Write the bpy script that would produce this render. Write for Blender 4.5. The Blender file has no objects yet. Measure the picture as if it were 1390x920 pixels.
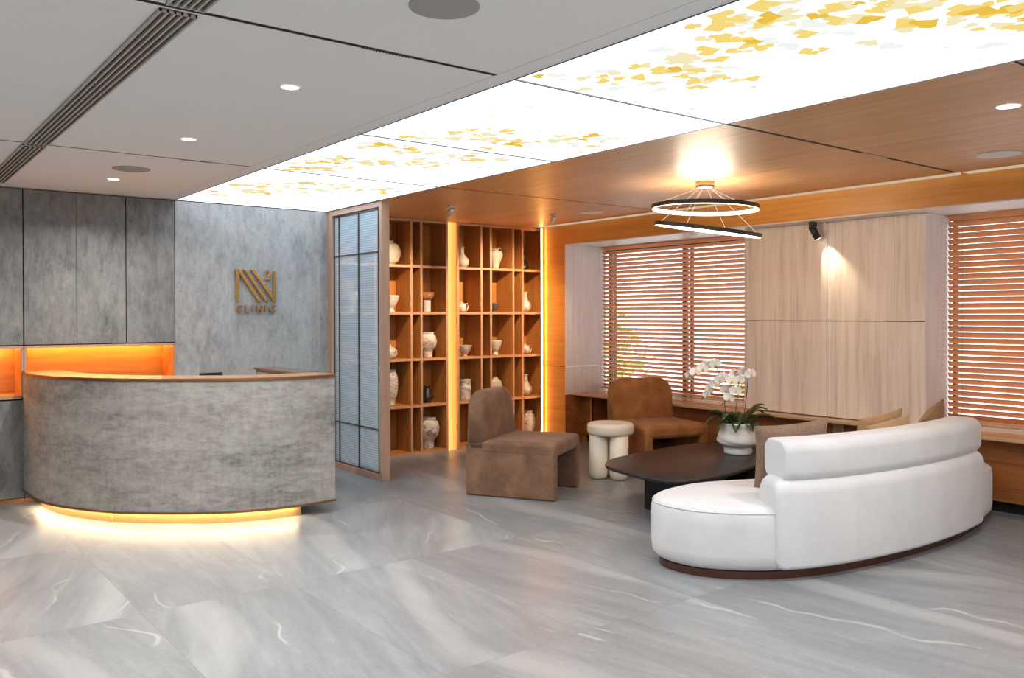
import bpy, bmesh, math, random
from mathutils import Vector, Matrix
random.seed(7)
scene = bpy.context.scene
COL = scene.collection
PI = math.pi
CZ = 2.535          # ceiling height

# ------------------------------------------------------------------ materials
class NT:
    def __init__(s, name):
        s.m = bpy.data.materials.new(name); s.m.use_nodes = True
        s.t = s.m.node_tree; s.t.nodes.clear()
        s.out = s.n('ShaderNodeOutputMaterial')
    def n(s, typ, **kw):
        nd = s.t.nodes.new(typ)
        for k, v in kw.items():
            if k.startswith('i_'):
                key = k[2:]
                key = int(key) if key.isdigit() else key.replace('_', ' ')
                s.put(nd.inputs[key], v)
            else: setattr(nd, k, v)
        return nd
    def put(s, sock, v):
        if isinstance(v, bpy.types.NodeSocket): s.t.links.new(v, sock)
        elif isinstance(v, bpy.types.Node): s.t.links.new(v.outputs[0], sock)
        else:
            if hasattr(sock.default_value, '__len__') and isinstance(v, (tuple, list)) and len(v) == 3 and len(sock.default_value) == 4: v = (*v, 1)
            sock.default_value = v
    def math(s, op, a, b=0.0, c=0.0):
        nd = s.n('ShaderNodeMath', operation=op)
        s.put(nd.inputs[0], a); s.put(nd.inputs[1], b); s.put(nd.inputs[2], c)
        return nd.outputs[0]
    def vm(s, op, a, b=(0, 0, 0)):
        nd = s.n('ShaderNodeVectorMath', operation=op)
        s.put(nd.inputs[0], a); s.put(nd.inputs[1], b)
        return nd.outputs[0]
    def pos(s): return s.n('ShaderNodeNewGeometry').outputs['Position']
    def obj(s): return s.n('ShaderNodeTexCoord').outputs['Object']
    def noise(s, vec, scale, detail=4, rough=.55, dist=0):
        nd = s.n('ShaderNodeTexNoise'); s.put(nd.inputs['Vector'], vec)
        nd.inputs['Scale'].default_value = scale; nd.inputs['Detail'].default_value = detail
        nd.inputs['Roughness'].default_value = rough; nd.inputs['Distortion'].default_value = dist
        return nd.outputs['Fac']
    def ramp(s, fac, stops):
        nd = s.n('ShaderNodeValToRGB'); s.put(nd.inputs[0], fac)
        e = nd.color_ramp.elements
        while len(e) < len(stops): e.new(.5)
        for k, (p, c) in enumerate(stops):
            e[k].position = p; e[k].color = (*c, 1) if len(c) == 3 else c
        return nd.outputs['Color']
    def mix(s, fac, a, b, mode='MIX'):
        nd = s.n('ShaderNodeMix', data_type='RGBA', blend_type=mode)
        s.put(nd.inputs[0], fac); s.put(nd.inputs[6], a); s.put(nd.inputs[7], b)
        return nd.outputs[2]
    def bump(s, h, strength=.3, dist=.01):
        nd = s.n('ShaderNodeBump'); s.put(nd.inputs['Height'], h)
        nd.inputs['Strength'].default_value = strength; nd.inputs['Distance'].default_value = dist
        return nd.outputs[0]
    def bsdf(s, col, rough=.5, metal=0, normal=None, spec=.5, sheen=0, coat=0, done=True, **kw):
        b = s.n('ShaderNodeBsdfPrincipled')
        s.put(b.inputs['Base Color'], col); s.put(b.inputs['Roughness'], rough)
        b.inputs['Metallic'].default_value = metal; b.inputs['Specular IOR Level'].default_value = spec
        b.inputs['Sheen Weight'].default_value = sheen; b.inputs['Sheen Roughness'].default_value = .4
        b.inputs['Coat Weight'].default_value = coat
        if normal is not None: s.put(b.inputs['Normal'], normal)
        if done: s.t.links.new(b.outputs[0], s.out.inputs[0])
        return b
    def scaled(s, vec, sc):
        return s.vm('MULTIPLY', vec, sc)

def flat(name, col, rough=.5, metal=0, **kw):
    t = NT(name); v = t.noise(t.obj(), 30, 2)
    c = t.mix(t.math('MULTIPLY', v, .12), col, tuple(x * .75 for x in col))
    t.bsdf(c, rough, metal, **kw); return t.m
def emis(name, col, strength, sample=True):
    t = NT(name); e = t.n('ShaderNodeEmission'); t.put(e.inputs[0], col); e.inputs[1].default_value = strength
    t.t.links.new(e.outputs[0], t.out.inputs[0])
    if not sample: t.m.cycles.emission_sampling = 'NONE'
    return t.m
def concrete(name, dark, light, stretch=(1, 1, 1)):
    t = NT(name); p = t.scaled(t.pos(), stretch)
    a = t.noise(p, 3.0, 7, .7, .5); b = t.noise(p, 16, 7, .72, .4); c = t.noise(t.scaled(t.pos(), (1, 1, .25)), 30, 4, .6)
    m = t.math('ADD', t.math('MULTIPLY', a, .42), t.math('ADD', t.math('MULTIPLY', b, .43), t.math('MULTIPLY', c, .15)))
    col = t.ramp(m, [(.36, dark), (.50, tuple((x * .42 + y * .58) for x, y in zip(dark, light))), (.63, light)])
    speck = t.ramp(t.noise(t.pos(), 38, 4, .75), [(.30, (.6, .6, .6)), (.40, (1, 1, 1))])
    col = t.mix(1, col, speck, 'MULTIPLY')
    t.bsdf(col, .62, normal=t.bump(b, .15, .004), spec=.35); return t.m
def wood(name, dark, mid, light, axis='z', rough=.4, scale=1.0, coat=0, spec=.5, use_obj=False):
    t = NT(name); p = t.obj() if use_obj else t.pos()
    st = {'x': (.06, 1, 1), 'y': (1, .06, 1), 'z': (1, 1, .05)}[axis]
    p2 = t.scaled(p, st)
    a = t.noise(p2, 26 * scale, 5, .6, .6); b = t.noise(p2, 120 * scale, 3, .6); c = t.noise(p, 1.1, 2)
    m = t.math('ADD', t.math('MULTIPLY', a, .6), t.math('ADD', t.math('MULTIPLY', b, .25), t.math('MULTIPLY', c, .15)))
    col = t.ramp(m, [(.33, dark), (.5, mid), (.68, light)])
    t.bsdf(col, rough, coat=coat, spec=spec, normal=t.bump(b, .08, .002)); return t.m

M = {}
M['white_ceiling'] = flat('white_ceiling_paint', (.87, .87, .865), .8)
M['white_wall'] = flat('warm_white_paint', (.62, .58, .53), .8)
M['cabinet_concrete'] = concrete('grey_concrete_laminate', (.085, .087, .09), (.27, .272, .275), (1, 1, .45))
M['desk_concrete'] = concrete('warm_concrete_laminate', (.14, .132, .12), (.44, .425, .40), (.5, .5, 1.4))
M['ceiling_wood'] = wood('oak_veneer_ceiling', (.44, .21, .085), (.56, .28, .12), (.66, .36, .17), 'y', .42, .6)
M['beam_wood'] = wood('oak_veneer_beam', (.52, .20, .035), (.63, .27, .055), (.71, .33, .085), 'y', .4, .6)
M['shelf_wood'] = wood('shelf_veneer', (.36, .14, .032), (.46, .19, .045), (.56, .26, .07), 'z', .45, 1)
M['shelf_edge'] = wood('shelf_edge_veneer', (.42, .22, .12), (.50, .27, .15), (.56, .31, .18), 'x', .5, 1)
M['frame_wood'] = wood('partition_frame_veneer', (.36, .22, .16), (.44, .28, .20), (.52, .34, .26), 'z', .45, 1)
M['pale_wood'] = wood('pale_striped_veneer', (.54, .435, .36), (.75, .63, .545), (.87, .76, .67), 'z', .5, .55)
M['reveal_wood'] = wood('pale_reveal_laminate', (.58, .51, .48), (.68, .61, .58), (.76, .69, .66), 'z', .35, 1)
M['dark_wood'] = wood('reddish_brown_veneer', (.18, .05, .014), (.30, .10, .026), (.42, .165, .05), 'y', .35, .6)
M['sill_wood'] = wood('oak_sill_veneer', (.46, .28, .15), (.55, .35, .20), (.62, .41, .25), 'y', .18, 1)
M['blind_wood'] = wood('blind_slat_wood', (.60, .26, .12), (.70, .33, .16), (.78, .38, .20), 'y', .4, 1)
M['niche_wood'] = wood('niche_veneer', (.46, .20, .04), (.60, .28, .07), (.72, .36, .10), 'x', .45, .7)
M['bronze'] = flat('brown_bronze_trim', (.30, .14, .06), .3, .75)
M['dark_metal'] = flat('dark_bronze_bar', (.10, .075, .055), .35, .6)
M['black'] = flat('matt_black', (.015, .014, .014), .45)
M['void'] = flat('dark_gap', (.008, .008, .008), .9)
M['silver'] = flat('brushed_silver', (.62, .62, .64), .35, .6)
M['chrome'] = flat('polished_steel', (.5, .45, .4), .15, 1)
M['speaker_grey'] = flat('speaker_cloth_grey', (.38, .375, .37), .9)
M['speaker_cream'] = flat('speaker_cloth_cream', (.72, .64, .56), .9)
M['grille'] = flat('grille_blade_grey', (.50, .46, .42), .5)
M['grille_dark'] = flat('grille_shadow_gap', (.05, .04, .03), .8)
M['ivory'] = flat('ivory_lacquer', (.80, .72, .60), .4)
M['cable'] = emis('pale_cable_painted_glow', (.9, .72, .5), .75, False)  # cables give no light; the light on them is put in as emission
M['gold'] = flat('brushed_gold', (.80, .50, .18), .22, 1)
M['socket'] = flat('beige_socket_plastic', (.50, .33, .16), .4)
M['soil'] = flat('dark_moss', (.03, .035, .02), .9)
M['panel_white'] = emis('light_box_white', (.84, .93, 1.0), 1.9)
M['leaf_a'] = emis('printed_leaf_deep_yellow', (.74, .48, .06), .74, False)
M['leaf_b'] = emis('printed_leaf_yellow', (.76, .57, .17), .80, False)
M['leaf_c'] = emis('printed_leaf_pale_yellow', (.80, .72, .44), .74, False)
M['leaf_d'] = emis('printed_leaf_pale_grey', (.74, .78, .73), .78, False)
M['twig'] = emis('printed_twig_grey', (.45, .45, .42), .9, False)
M['down_lens'] = emis('downlight_lens', (1.0, .93, .82), 6)
M['ring_led'] = emis('ring_diffuser_warm', (1.0, .80, .52), 6)
M['strip_led'] = emis('warm_led_strip', (1.0, .48, .12), 40)
M['niche_led'] = emis('niche_led_strip', (1.0, .44, .10), 42)
M['corner_led'] = emis('amber_corner_led', (1.0, .48, .13), 34)
M['desk_led'] = emis('warm_desk_led', (1.0, .76, .46), 38)

t = NT('velvet_taupe_brown'); p = t.obj()
v = t.noise(p, 5, 5, .6, .5); v2 = t.noise(p, 60, 3)
t.bsdf(t.ramp(t.math('ADD', t.math('MULTIPLY', v, .8), t.math('MULTIPLY', v2, .2)), [(.34, (.15, .078, .048)), (.5, (.20, .108, .067)), (.66, (.26, .148, .095))]), .75, sheen=.18, spec=.15)
M['velvet'] = t.m
t = NT('velvet_brown_backlight_tint'); p = t.obj()
v = t.noise(p, 5, 5, .6, .5); v2 = t.noise(p, 60, 3)
t.bsdf(t.ramp(t.math('ADD', t.math('MULTIPLY', v, .8), t.math('MULTIPLY', v2, .2)), [(.34, (.22, .085, .026)), (.5, (.30, .12, .036)), (.66, (.40, .17, .06))]), .75, sheen=.15, spec=.15)
M['velvet_backlit'] = t.m  # same velvet for the second chair; orange cast of backlight put into the colour
def fabric(name, dark, light, sc=300):
    t = NT(name); p = t.obj(); w = t.noise(p, sc, 2, .6); w2 = t.noise(p, 6, 3)
    t.bsdf(t.ramp(t.math('ADD', t.math('MULTIPLY', w, .5), t.math('MULTIPLY', w2, .5)), [(.35, dark), (.65, light)]), .85, normal=t.bump(w, .15, .002), sheen=.2, spec=.2)
    return t.m
M['sofa'] = fabric('off_white_sofa_fabric', (.59, .59, .605), (.68, .68, .695))
M['pillow_taupe'] = fabric('taupe_satin', (.20, .125, .085), (.30, .20, .14), 80)
M['pillow_tan'] = fabric('tan_satin', (.42, .26, .13), (.55, .36, .20), 80)
M['pillow_brown'] = fabric('brown_satin', (.24, .135, .06), (.34, .20, .10), 80)
t = NT('charcoal_stained_oak'); p = t.scaled(t.obj(), (.08, 1, 1))
v = t.noise(p, 90, 4, .6, .3)
t.bsdf(t.ramp(v, [(.35, (.008, .0075, .0075)), (.65, (.026, .026, .027))]), .34, normal=t.bump(v, .15, .003), spec=.28)
M['charcoal'] = t.m
def ceramic(name, base, spot, amt=.5, sc=9, rough=.45):
    t = NT(name); p = t.obj(); v = t.noise(p, sc, 5, .7, 1.0); w = t.noise(t.scaled(p, (1, 1, 3)), 22, 4, .7)
    f = t.ramp(t.math('ADD', t.math('MULTIPLY', v, .6), t.math('MULTIPLY', w, .4)), [(amt, (0, 0, 0)), (amt + .08, (1, 1, 1))])
    t.bsdf(t.mix(f, base, spot), rough, normal=t.bump(w, .3, .004)); return t.m
M['cer_white'] = ceramic('white_glazed_stoneware', (.60, .57, .51), (.46, .34, .24), .53, 12, .35)
M['cer_speck'] = ceramic('rough_speckled_stoneware', (.56, .53, .50), (.26, .13, .07), .505, 11, .6)
M['cer_pale'] = ceramic('pale_celadon', (.52, .48, .39), (.42, .33, .23), .53, 9, .35)
M['cer_brown'] = ceramic('brown_glazed_stoneware', (.42, .17, .06), (.60, .42, .28), .52, 7, .4)
M['cer_black'] = ceramic('black_glazed_stoneware', (.015, .013, .013), (.08, .07, .06), .58, 8, .25)
M['cer_grey'] = ceramic('dark_grey_stoneware', (.10, .08, .065), (.20, .15, .12), .56, 8, .5)
M['pot'] = ceramic('white_rough_plaster_pot', (.74, .71, .68), (.66, .62, .58), .5, 30, .9)
M['petal'] = flat('white_orchid_petal', (.86, .84, .82), .6)
M['lip'] = flat('yellow_orchid_lip', (.62, .42, .12), .6)
M['stem'] = flat('dark_green_stem', (.07, .08, .03), .5)
M['leaf'] = flat('glossy_dark_green_leaf', (.035, .075, .02), .3)

# stone floor tiles
t = NT('grey_stone_floor_tiles'); P_ = t.pos()
sep = t.n('ShaderNodeSeparateXYZ'); t.put(sep.inputs[0], P_)
tx = t.math('DIVIDE', t.math('SUBTRACT', sep.outputs[0], 1.16), .793)
ty = t.math('DIVIDE', t.math('SUBTRACT', sep.outputs[1], 2.99), 1.55)
fx = t.math('FRACT', tx); fy = t.math('FRACT', ty)
dx = t.math('MULTIPLY', t.math('MINIMUM', fx, t.math('SUBTRACT', 1.0, fx)), .793)
dy = t.math('MULTIPLY', t.math('MINIMUM', fy, t.math('SUBTRACT', 1.0, fy)), 1.55)
seam = t.math('LESS_THAN', t.math('MINIMUM', dx, dy), .0018)
cmb = t.n('ShaderNodeCombineXYZ'); t.put(cmb.inputs[0], t.math('FLOOR', tx)); t.put(cmb.inputs[1], t.math('FLOOR', ty))
wn = t.n('ShaderNodeTexWhiteNoise', noise_dimensions='3D'); t.put(wn.inputs['Vector'], cmb)
off = t.vm('MULTIPLY', wn.outputs['Color'], (9, 9, 9))
pt = t.vm('ADD', P_, off)
rot = t.n('ShaderNodeVectorRotate', rotation_type='Z_AXIS'); t.put(rot.inputs['Vector'], pt)
t.put(rot.inputs['Angle'], t.math('MULTIPLY_ADD', wn.outputs['Value'], .9, -.35))
pr = rot.outputs[0]
w = t.n('ShaderNodeTexWave', wave_type='BANDS', bands_direction='X', wave_profile='SIN')
t.put(w.inputs['Vector'], pr)
for k, vv in (('Scale', .26), ('Distortion', 4.2), ('Detail', 3.0), ('Detail Scale', .9), ('Detail Roughness', .6)): w.inputs[k].default_value = vv
vein = t.ramp(w.outputs['Fac'], [(.90, (0, 0, 0)), (.995, (1, 1, 1))])
w2 = t.n('ShaderNodeTexWave', wave_type='BANDS', bands_direction='X', wave_profile='SIN')
t.put(w2.inputs['Vector'], t.vm('ADD', pr, (3.3, 1.7, 0)))
for k, vv in (('Scale', .55), ('Distortion', 8.0), ('Detail', 4.0), ('Detail Scale', .7), ('Detail Roughness', .6)): w2.inputs[k].default_value = vv
vein2 = t.ramp(w2.outputs['Fac'], [(.9955, (0, 0, 0)), (1.0, (1, 1, 1))])
brk = t.ramp(t.noise(pr, 1.7, 3), [(.50, (0, 0, 0)), (.60, (1, 1, 1))])
big = t.noise(t.scaled(pr, (1, .35, 1)), 1.8, 5, .6, 1.2); fine = t.noise(P_, 34, 6, .78); str_ = t.noise(t.scaled(pr, (1, .12, 1)), 14, 5, .65, .5)
mm = t.math('ADD', t.math('MULTIPLY', big, .36), t.math('ADD', t.math('MULTIPLY', fine, .30), t.math('MULTIPLY', str_, .34)))
base = t.ramp(mm, [(.34, (.158, .168, .180)), (.5, (.230, .242, .255)), (.66, (.315, .328, .342))])
tint = t.math('MULTIPLY_ADD', wn.outputs['Value'], .12, .94)
base = t.mix(1, base, t.n('ShaderNodeCombineColor', i_0=tint, i_1=tint, i_2=tint), 'MULTIPLY')
base = t.mix(t.math('MULTIPLY', vein, .30), base, (.48, .48, .475))
base = t.mix(t.math('MULTIPLY', t.math('MULTIPLY', vein2, brk), .42), base, (.58, .58, .57))
base = t.mix(t.math('MULTIPLY', seam, .7), base, (.16, .155, .15))
rgh = t.math('MULTIPLY_ADD', fine, .18, .27)
t.bsdf(base, rgh, normal=t.bump(fine, .06, .002), spec=.45)
M['floor'] = t.m

# partition glass with fine horizontal wire weave
t = NT('wired_partition_glass')
sp = t.n('ShaderNodeSeparateXYZ'); t.put(sp.inputs[0], t.pos())
lines = t.math('MULTIPLY_ADD', t.math('SINE', t.math('MULTIPLY', sp.outputs[2], 2 * PI / .022)), .5, .5)
wob = t.noise(t.scaled(t.pos(), (1, 6, 30)), 3, 3)
tr = t.n('ShaderNodeBsdfTransparent'); tr.inputs[0].default_value = (.80, .88, .93, 1)
df = t.bsdf((.60, .74, .86), .2, done=False)
mx = t.n('ShaderNodeMixShader'); t.put(mx.inputs[0], t.math('MULTIPLY_ADD', t.math('MULTIPLY', lines, wob), .4, .45))
t.put(mx.inputs[1], tr.outputs[0]); t.put(mx.inputs[2], df.outputs[0]); t.put(t.out.inputs[0], mx.outputs[0])
M['wired_glass'] = t.m
t = NT('clear_window_glass')
tr = t.n('ShaderNodeBsdfTransparent'); tr.inputs[0].default_value = (.96, .98, .98, 1)
gl = t.n('ShaderNodeBsdfGlossy'); gl.inputs['Roughness'].default_value = .02
mx = t.n('ShaderNodeMixShader'); mx.inputs[0].default_value = .06
t.put(mx.inputs[1], tr.outputs[0]); t.put(mx.inputs[2], gl.outputs[0]); t.put(t.out.inputs[0], mx.outputs[0])
M['glass'] = t.m
M['facade'] = flat('pale_facade_render', (.88, .87, .88), .9)
M['facade_glass'] = flat('facade_window_glass', (.48, .48, .54), .5)
t = NT('bright_hedge_leaves'); v = t.noise(t.pos(), 9, 5, .7)
t.bsdf(t.ramp(v, [(.38, (.10, .16, .04)), (.5, (.32, .46, .13)), (.64, (.62, .78, .34))]), .8); M['hedge'] = t.m
M['ground'] = flat('pale_pavement', (.55, .55, .55), .9)

# ------------------------------------------------------------------ mesh helpers
class MB:
    def __init__(s): s.v = []; s.f = []; s.mi = []; s.sm = []
    def add(s, vs, fs, mi=0, smooth=False):
        b = len(s.v); s.v += [tuple(map(float, v)) for v in vs]
        for f in fs: s.f.append([b + i for i in f]); s.mi.append(mi); s.sm.append(smooth)
    def box(s, x0, x1, y0, y1, z0, z1, mi=0):
        vs = [(x, y, z) for z in (z0, z1) for y in (y0, y1) for x in (x0, x1)]
        s.add(vs, [(0, 2, 3, 1), (4, 5, 7, 6), (0, 1, 5, 4), (2, 6, 7, 3), (0, 4, 6, 2), (1, 3, 7, 5)], mi)
    def rings(s, R, cap0=True, cap1=True, mi=0, smooth=True, closed=True):
        n = len(R[0]); vs = [p for r in R for p in r]; fs = []
        for i in range(len(R) - 1):
            for j in range(n if closed else n - 1):
                k = (j + 1) % n
                fs.append((i * n + j, i * n + k, (i + 1) * n + k, (i + 1) * n + j))
        if cap0: fs.append(tuple(reversed(range(n))))
        if cap1: fs.append(tuple((len(R) - 1) * n + j for j in range(n)))
        s.add(vs, fs, mi, smooth)
    def lathe(s, prof, n=32, c=(0, 0, 0), mi=0, cap0=True, cap1=False, wob=0, smooth=True, sq=0):
        R = []
        for i, (r, z) in enumerate(prof):
            ring = []
            for j in range(n):
                a = 2 * PI * j / n
                rr = r * (1 + wob * math.sin(3 * a + i * .7) + wob * .6 * math.sin(5 * a + i))
                if sq: rr *= 1 + sq * (abs(math.cos(2 * a)) ** 3 * -.5 + .25)
                ring.append((c[0] + rr * math.cos(a), c[1] + rr * math.sin(a), c[2] + z))
            R.append(ring)
        s.rings(R, cap0, cap1, mi, smooth)
    def tube(s, pts, r, n=8, mi=0, caps=True):
        pts = [Vector(p) for p in pts]; R = []
        for i, p in enumerate(pts):
            d = (pts[min(i + 1, len(pts) - 1)] - pts[max(i - 1, 0)]).normalized()
            a = d.cross(Vector((0, 0, 1)))
            if a.length < 1e-3: a = d.cross(Vector((1, 0, 0)))
            a.normalize(); b = d.cross(a)
            rr = r[i] if isinstance(r, (list, tuple)) else r
            R.append([tuple(p + (a * math.cos(2 * PI * j / n) + b * math.sin(2 * PI * j / n)) * rr) for j in range(n)])
        s.rings(R, caps, caps, mi)
    def prism(s, poly, z0, z1, mi=0, axis='z'):
        n = len(poly)
        f = {'z': lambda p, h: (p[0], p[1], h), 'y': lambda p, h: (p[0], h, p[1]), 'x': lambda p, h: (h, p[0], p[1])}[axis]
        vs = [f(p, z0) for p in poly] + [f(p, z1) for p in poly]
        fs = [tuple(reversed(range(n))), tuple(range(n, 2 * n))] + [(j, (j + 1) % n, n + (j + 1) % n, n + j) for j in range(n)]
        s.add(vs, fs, mi)

def link(name, mb, mats, parent=None, bevel=0, seg=2, local=False, fix=True, subsurf=0):
    """one mesh object; verts are world positions unless local"""
    off = Vector((0, 0, 0))
    if parent is not None and not local:
        q = parent
        while q is not None: off = off + q.location; q = q.parent
    me = bpy.data.meshes.new(name)
    me.from_pydata([tuple(Vector(v) - off) for v in mb.v], [], mb.f)
    if not isinstance(mats, (list, tuple)): mats = [mats]
    for m in mats: me.materials.append(m)
    me.polygons.foreach_set('material_index', mb.mi); me.polygons.foreach_set('use_smooth', mb.sm)
    if fix:
        bm = bmesh.new(); bm.from_mesh(me); bmesh.ops.recalc_face_normals(bm, faces=bm.faces); bm.to_mesh(me); bm.free()
    me.update()
    o = bpy.data.objects.new(name, me); COL.objects.link(o)
    if parent is not None: o.parent = parent
    if bevel:
        b = o.modifiers.new('edge', 'BEVEL'); b.width = bevel; b.segments = seg; b.limit_method = 'ANGLE'; b.angle_limit = math.radians(50)
        me.polygons.foreach_set('use_smooth', [True] * len(me.polygons))
        o.modifiers.new('wn', 'WEIGHTED_NORMAL')
    if subsurf:
        u = o.modifiers.new('sub', 'SUBSURF'); u.levels = subsurf; u.render_levels = subsurf
    return o
def tag(o, label=None, cat=None, group=None, kind=None):
    if label: o['label'] = label
    if cat: o['category'] = cat
    if group: o['group'] = group
    if kind: o['kind'] = kind
    return o
def thing(name, label, cat, loc=(0, 0, 0), rz=0, group=None):
    o = bpy.data.objects.new(name, None); COL.objects.link(o); o.location = loc; o.rotation_euler = (0, 0, rz); o.empty_display_size = .1
    return tag(o, label, cat, group)
def struct(name, mb, m, **kw):
    return tag(link(name, mb, m, **kw), kind='structure')
def boxobj(name, b, m, parent=None, bevel=0, **kw):
    q = MB()
    for bb in (b if isinstance(b[0], (list, tuple)) else [b]): q.box(*bb)
    return link(name, q, m, parent, bevel, **kw)
def dup(root, loc, rz=None):
    r = root.copy(); COL.objects.link(r); r.location = loc
    if rz is not None: r.rotation_euler = (0, 0, rz)
    for ch in root.children:
        c = ch.copy(); COL.objects.link(c); c.parent = r
        for g in ch.children:
            d = g.copy(); COL.objects.link(d); d.parent = c
    return r
def catmull(pts, n, closed=False):
    out = []; L = len(pts); rng = range(L if closed else L - 1)
    for i in rng:
        if closed: p = [pts[(i + k) % L] for k in (-1, 0, 1, 2)]
        else: p = [pts[max(i - 1, 0)], pts[i], pts[i + 1], pts[min(i + 2, L - 1)]]
        for j in range(n):
            u = j / n
            out.append(tuple(.5 * (2 * b + (c - a) * u + (2 * a - 5 * b + 4 * c - d) * u * u + (3 * b - a - 3 * c + d) * u ** 3) for a, b, c, d in zip(*p)))
    if not closed: out.append(tuple(pts[-1]))
    return out
def resample(pts, n):
    L = [0]
    for a, b in zip(pts, pts[1:]): L.append(L[-1] + math.dist(a, b))
    out = []; k = 0
    for i in range(n):
        d = L[-1] * i / (n - 1)
        while k < len(L) - 2 and L[k + 1] < d: k += 1
        u = (d - L[k]) / max(L[k + 1] - L[k], 1e-9)
        out.append(tuple(a + (b - a) * u for a, b in zip(pts[k], pts[k + 1])))
    return out
def offset(pts, d, closed=False):
    """positive d moves to the left of the travel direction"""
    out = []; L = len(pts)
    for i in range(L):
        a = pts[(i - 1) % L] if closed else pts[max(i - 1, 0)]; b = pts[(i + 1) % L] if closed else pts[min(i + 1, L - 1)]
        tx, ty = b[0] - a[0], b[1] - a[1]; l = math.hypot(tx, ty) or 1
        out.append((pts[i][0] - ty / l * d, pts[i][1] + tx / l * d))
    return out

# ------------------------------------------------------------------ camera
f_px, yaw, pitch, roll = 1162.3, .65943, .00756, .00216
fw = Vector((math.sin(yaw) * math.cos(pitch), math.cos(yaw) * math.cos(pitch), -math.sin(pitch)))
rt = Vector((math.cos(yaw), -math.sin(yaw), 0)); up = rt.cross(fw)
rt, up = rt * math.cos(roll) - up * math.sin(roll), up * math.cos(roll) + rt * math.sin(roll)
cam = bpy.data.cameras.new('camera'); co = bpy.data.objects.new('camera', cam); COL.objects.link(co)
co.matrix_world = Matrix.Translation((0, 0, 1.5)) @ Matrix((rt, up, -fw)).transposed().to_4x4()
cam.sensor_width = 36; cam.lens = f_px / 1390 * 36; cam.shift_y = -23.9 / 1390; cam.clip_start = .05
scene.camera = co

# ------------------------------------------------------------------ room shell
YB = 7.9; XW = 7.15; XL = -3.6; YR = -4.2
q = MB(); q.box(XL, 7.6, YR, 8.5, -.1, 0); struct('floor', q, M['floor'])
q = MB(); q.box(2.313, 3.89, YB, 8.5, 0, CZ - .008); struct('wall_back', q, concrete('pale_concrete_laminate', (.19, .195, .205), (.43, .44, .45), (1, 1, .45)))
q = MB(); q.box(XL, 2.31, YB + .42, 8.5, 0, 2.7); struct('wall_back', q, M['cabinet_concrete'])
q = MB(); q.box(3.891, 7.6, 8.28, 8.5, 0, 2.7); struct('wall_back', q, M['cabinet_concrete'])
q = MB(); q.box(XL - .1, XL, YR, 8.5, 0, 2.7); struct('wall_left', q, M['white_wall'])
q = MB(); q.box(XL, 7.6, YR - .1, YR, 0, 2.7); struct('wall_rear', q, M['white_wall'])

# ceiling: white field, plaster border, timber field
q = MB()
SL = [(YR, -1.46), (-1.44, -.02), (0.0, 2.955), (2.985, 4.397), (4.4, 5.817), (5.843, 8.3)]
for a, b in SL:
    q.box(XL, 2.216, a, b, CZ, CZ + .03)
q.box(2.2195, 2.318, YR, 8.3, CZ, CZ + .03)
struct('ceiling_white', q, M['white_ceiling'])
q = MB(); q.box(XL, 7.6, YR, 8.5, CZ + .031, CZ + .06); struct('ceiling_void', q, M['void'])
q = MB()
for a, b in [(YR, -1.46), (-1.44, 1.51), (1.525, 2.955), (2.985, 4.397), (4.4, 5.817), (5.843, 8.3)]:
    q.box(3.775, 5.243, a, b, CZ, CZ + .03); q.box(5.246, 6.43, a, b, CZ, CZ + .03)
struct('ceiling_wood', q, M['ceiling_wood'])
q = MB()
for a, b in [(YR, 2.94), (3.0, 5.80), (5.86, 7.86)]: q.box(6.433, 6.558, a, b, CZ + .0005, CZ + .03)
struct('trim_1', q, emis('pale_strip_added_glow', (.80, .60, .42), .50))  # pale strip, not a lamp; its brightness is put in as emission
q = MB()
for a, b in ((2.9551, 2.9849), (5.8171, 5.8429)): q.box(XL, 2.216, a, b, CZ + .0008, CZ + .03); q.box(3.775, 6.43, a, b, CZ + .0008, CZ + .03)
q.box(3.775, 6.43, 1.5101, 1.5249, CZ + .0008, CZ + .03)
struct('trim_8', q, M['void'])
# slot diffusers in the ceiling slots
def slot(x0, x1, y, label):
    o = thing('slot_vent', label, 'air diffuser', ((x0 + x1) / 2, y, CZ), group='narrow slot diffusers in the ceiling joints')
    boxobj('diffuser_body', (x0, x1, y - .011, y + .011, CZ - .0006, CZ + .0007), M['grille_dark'], o)
    q = MB(); n = int((x1 - x0) / .014)
    for i in range(n):
        a = x0 + (x1 - x0) * i / n; q.box(a, a + .006, y - .011, y + .011, CZ - .003, CZ - .0007)
    link('diffuser_vanes', q, M['silver'] if x0 > 3 else M['dark_metal'], o)
slot(1.58, 1.80, 2.97, 'short dark vaned slot diffuser in the white ceiling joint near the large round speaker')
slot(5.15, 5.45, 2.97, 'short silver slot diffuser in the dark joint of the wood ceiling beyond the illuminated panel')
slot(5.35, 5.55, 5.83, 'short silver slot diffuser in the wood ceiling joint nearer the shelves')
slot(1.75, 1.95, 5.83, 'small slot diffuser in the farther white ceiling joint near the row of downlights')

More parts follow.
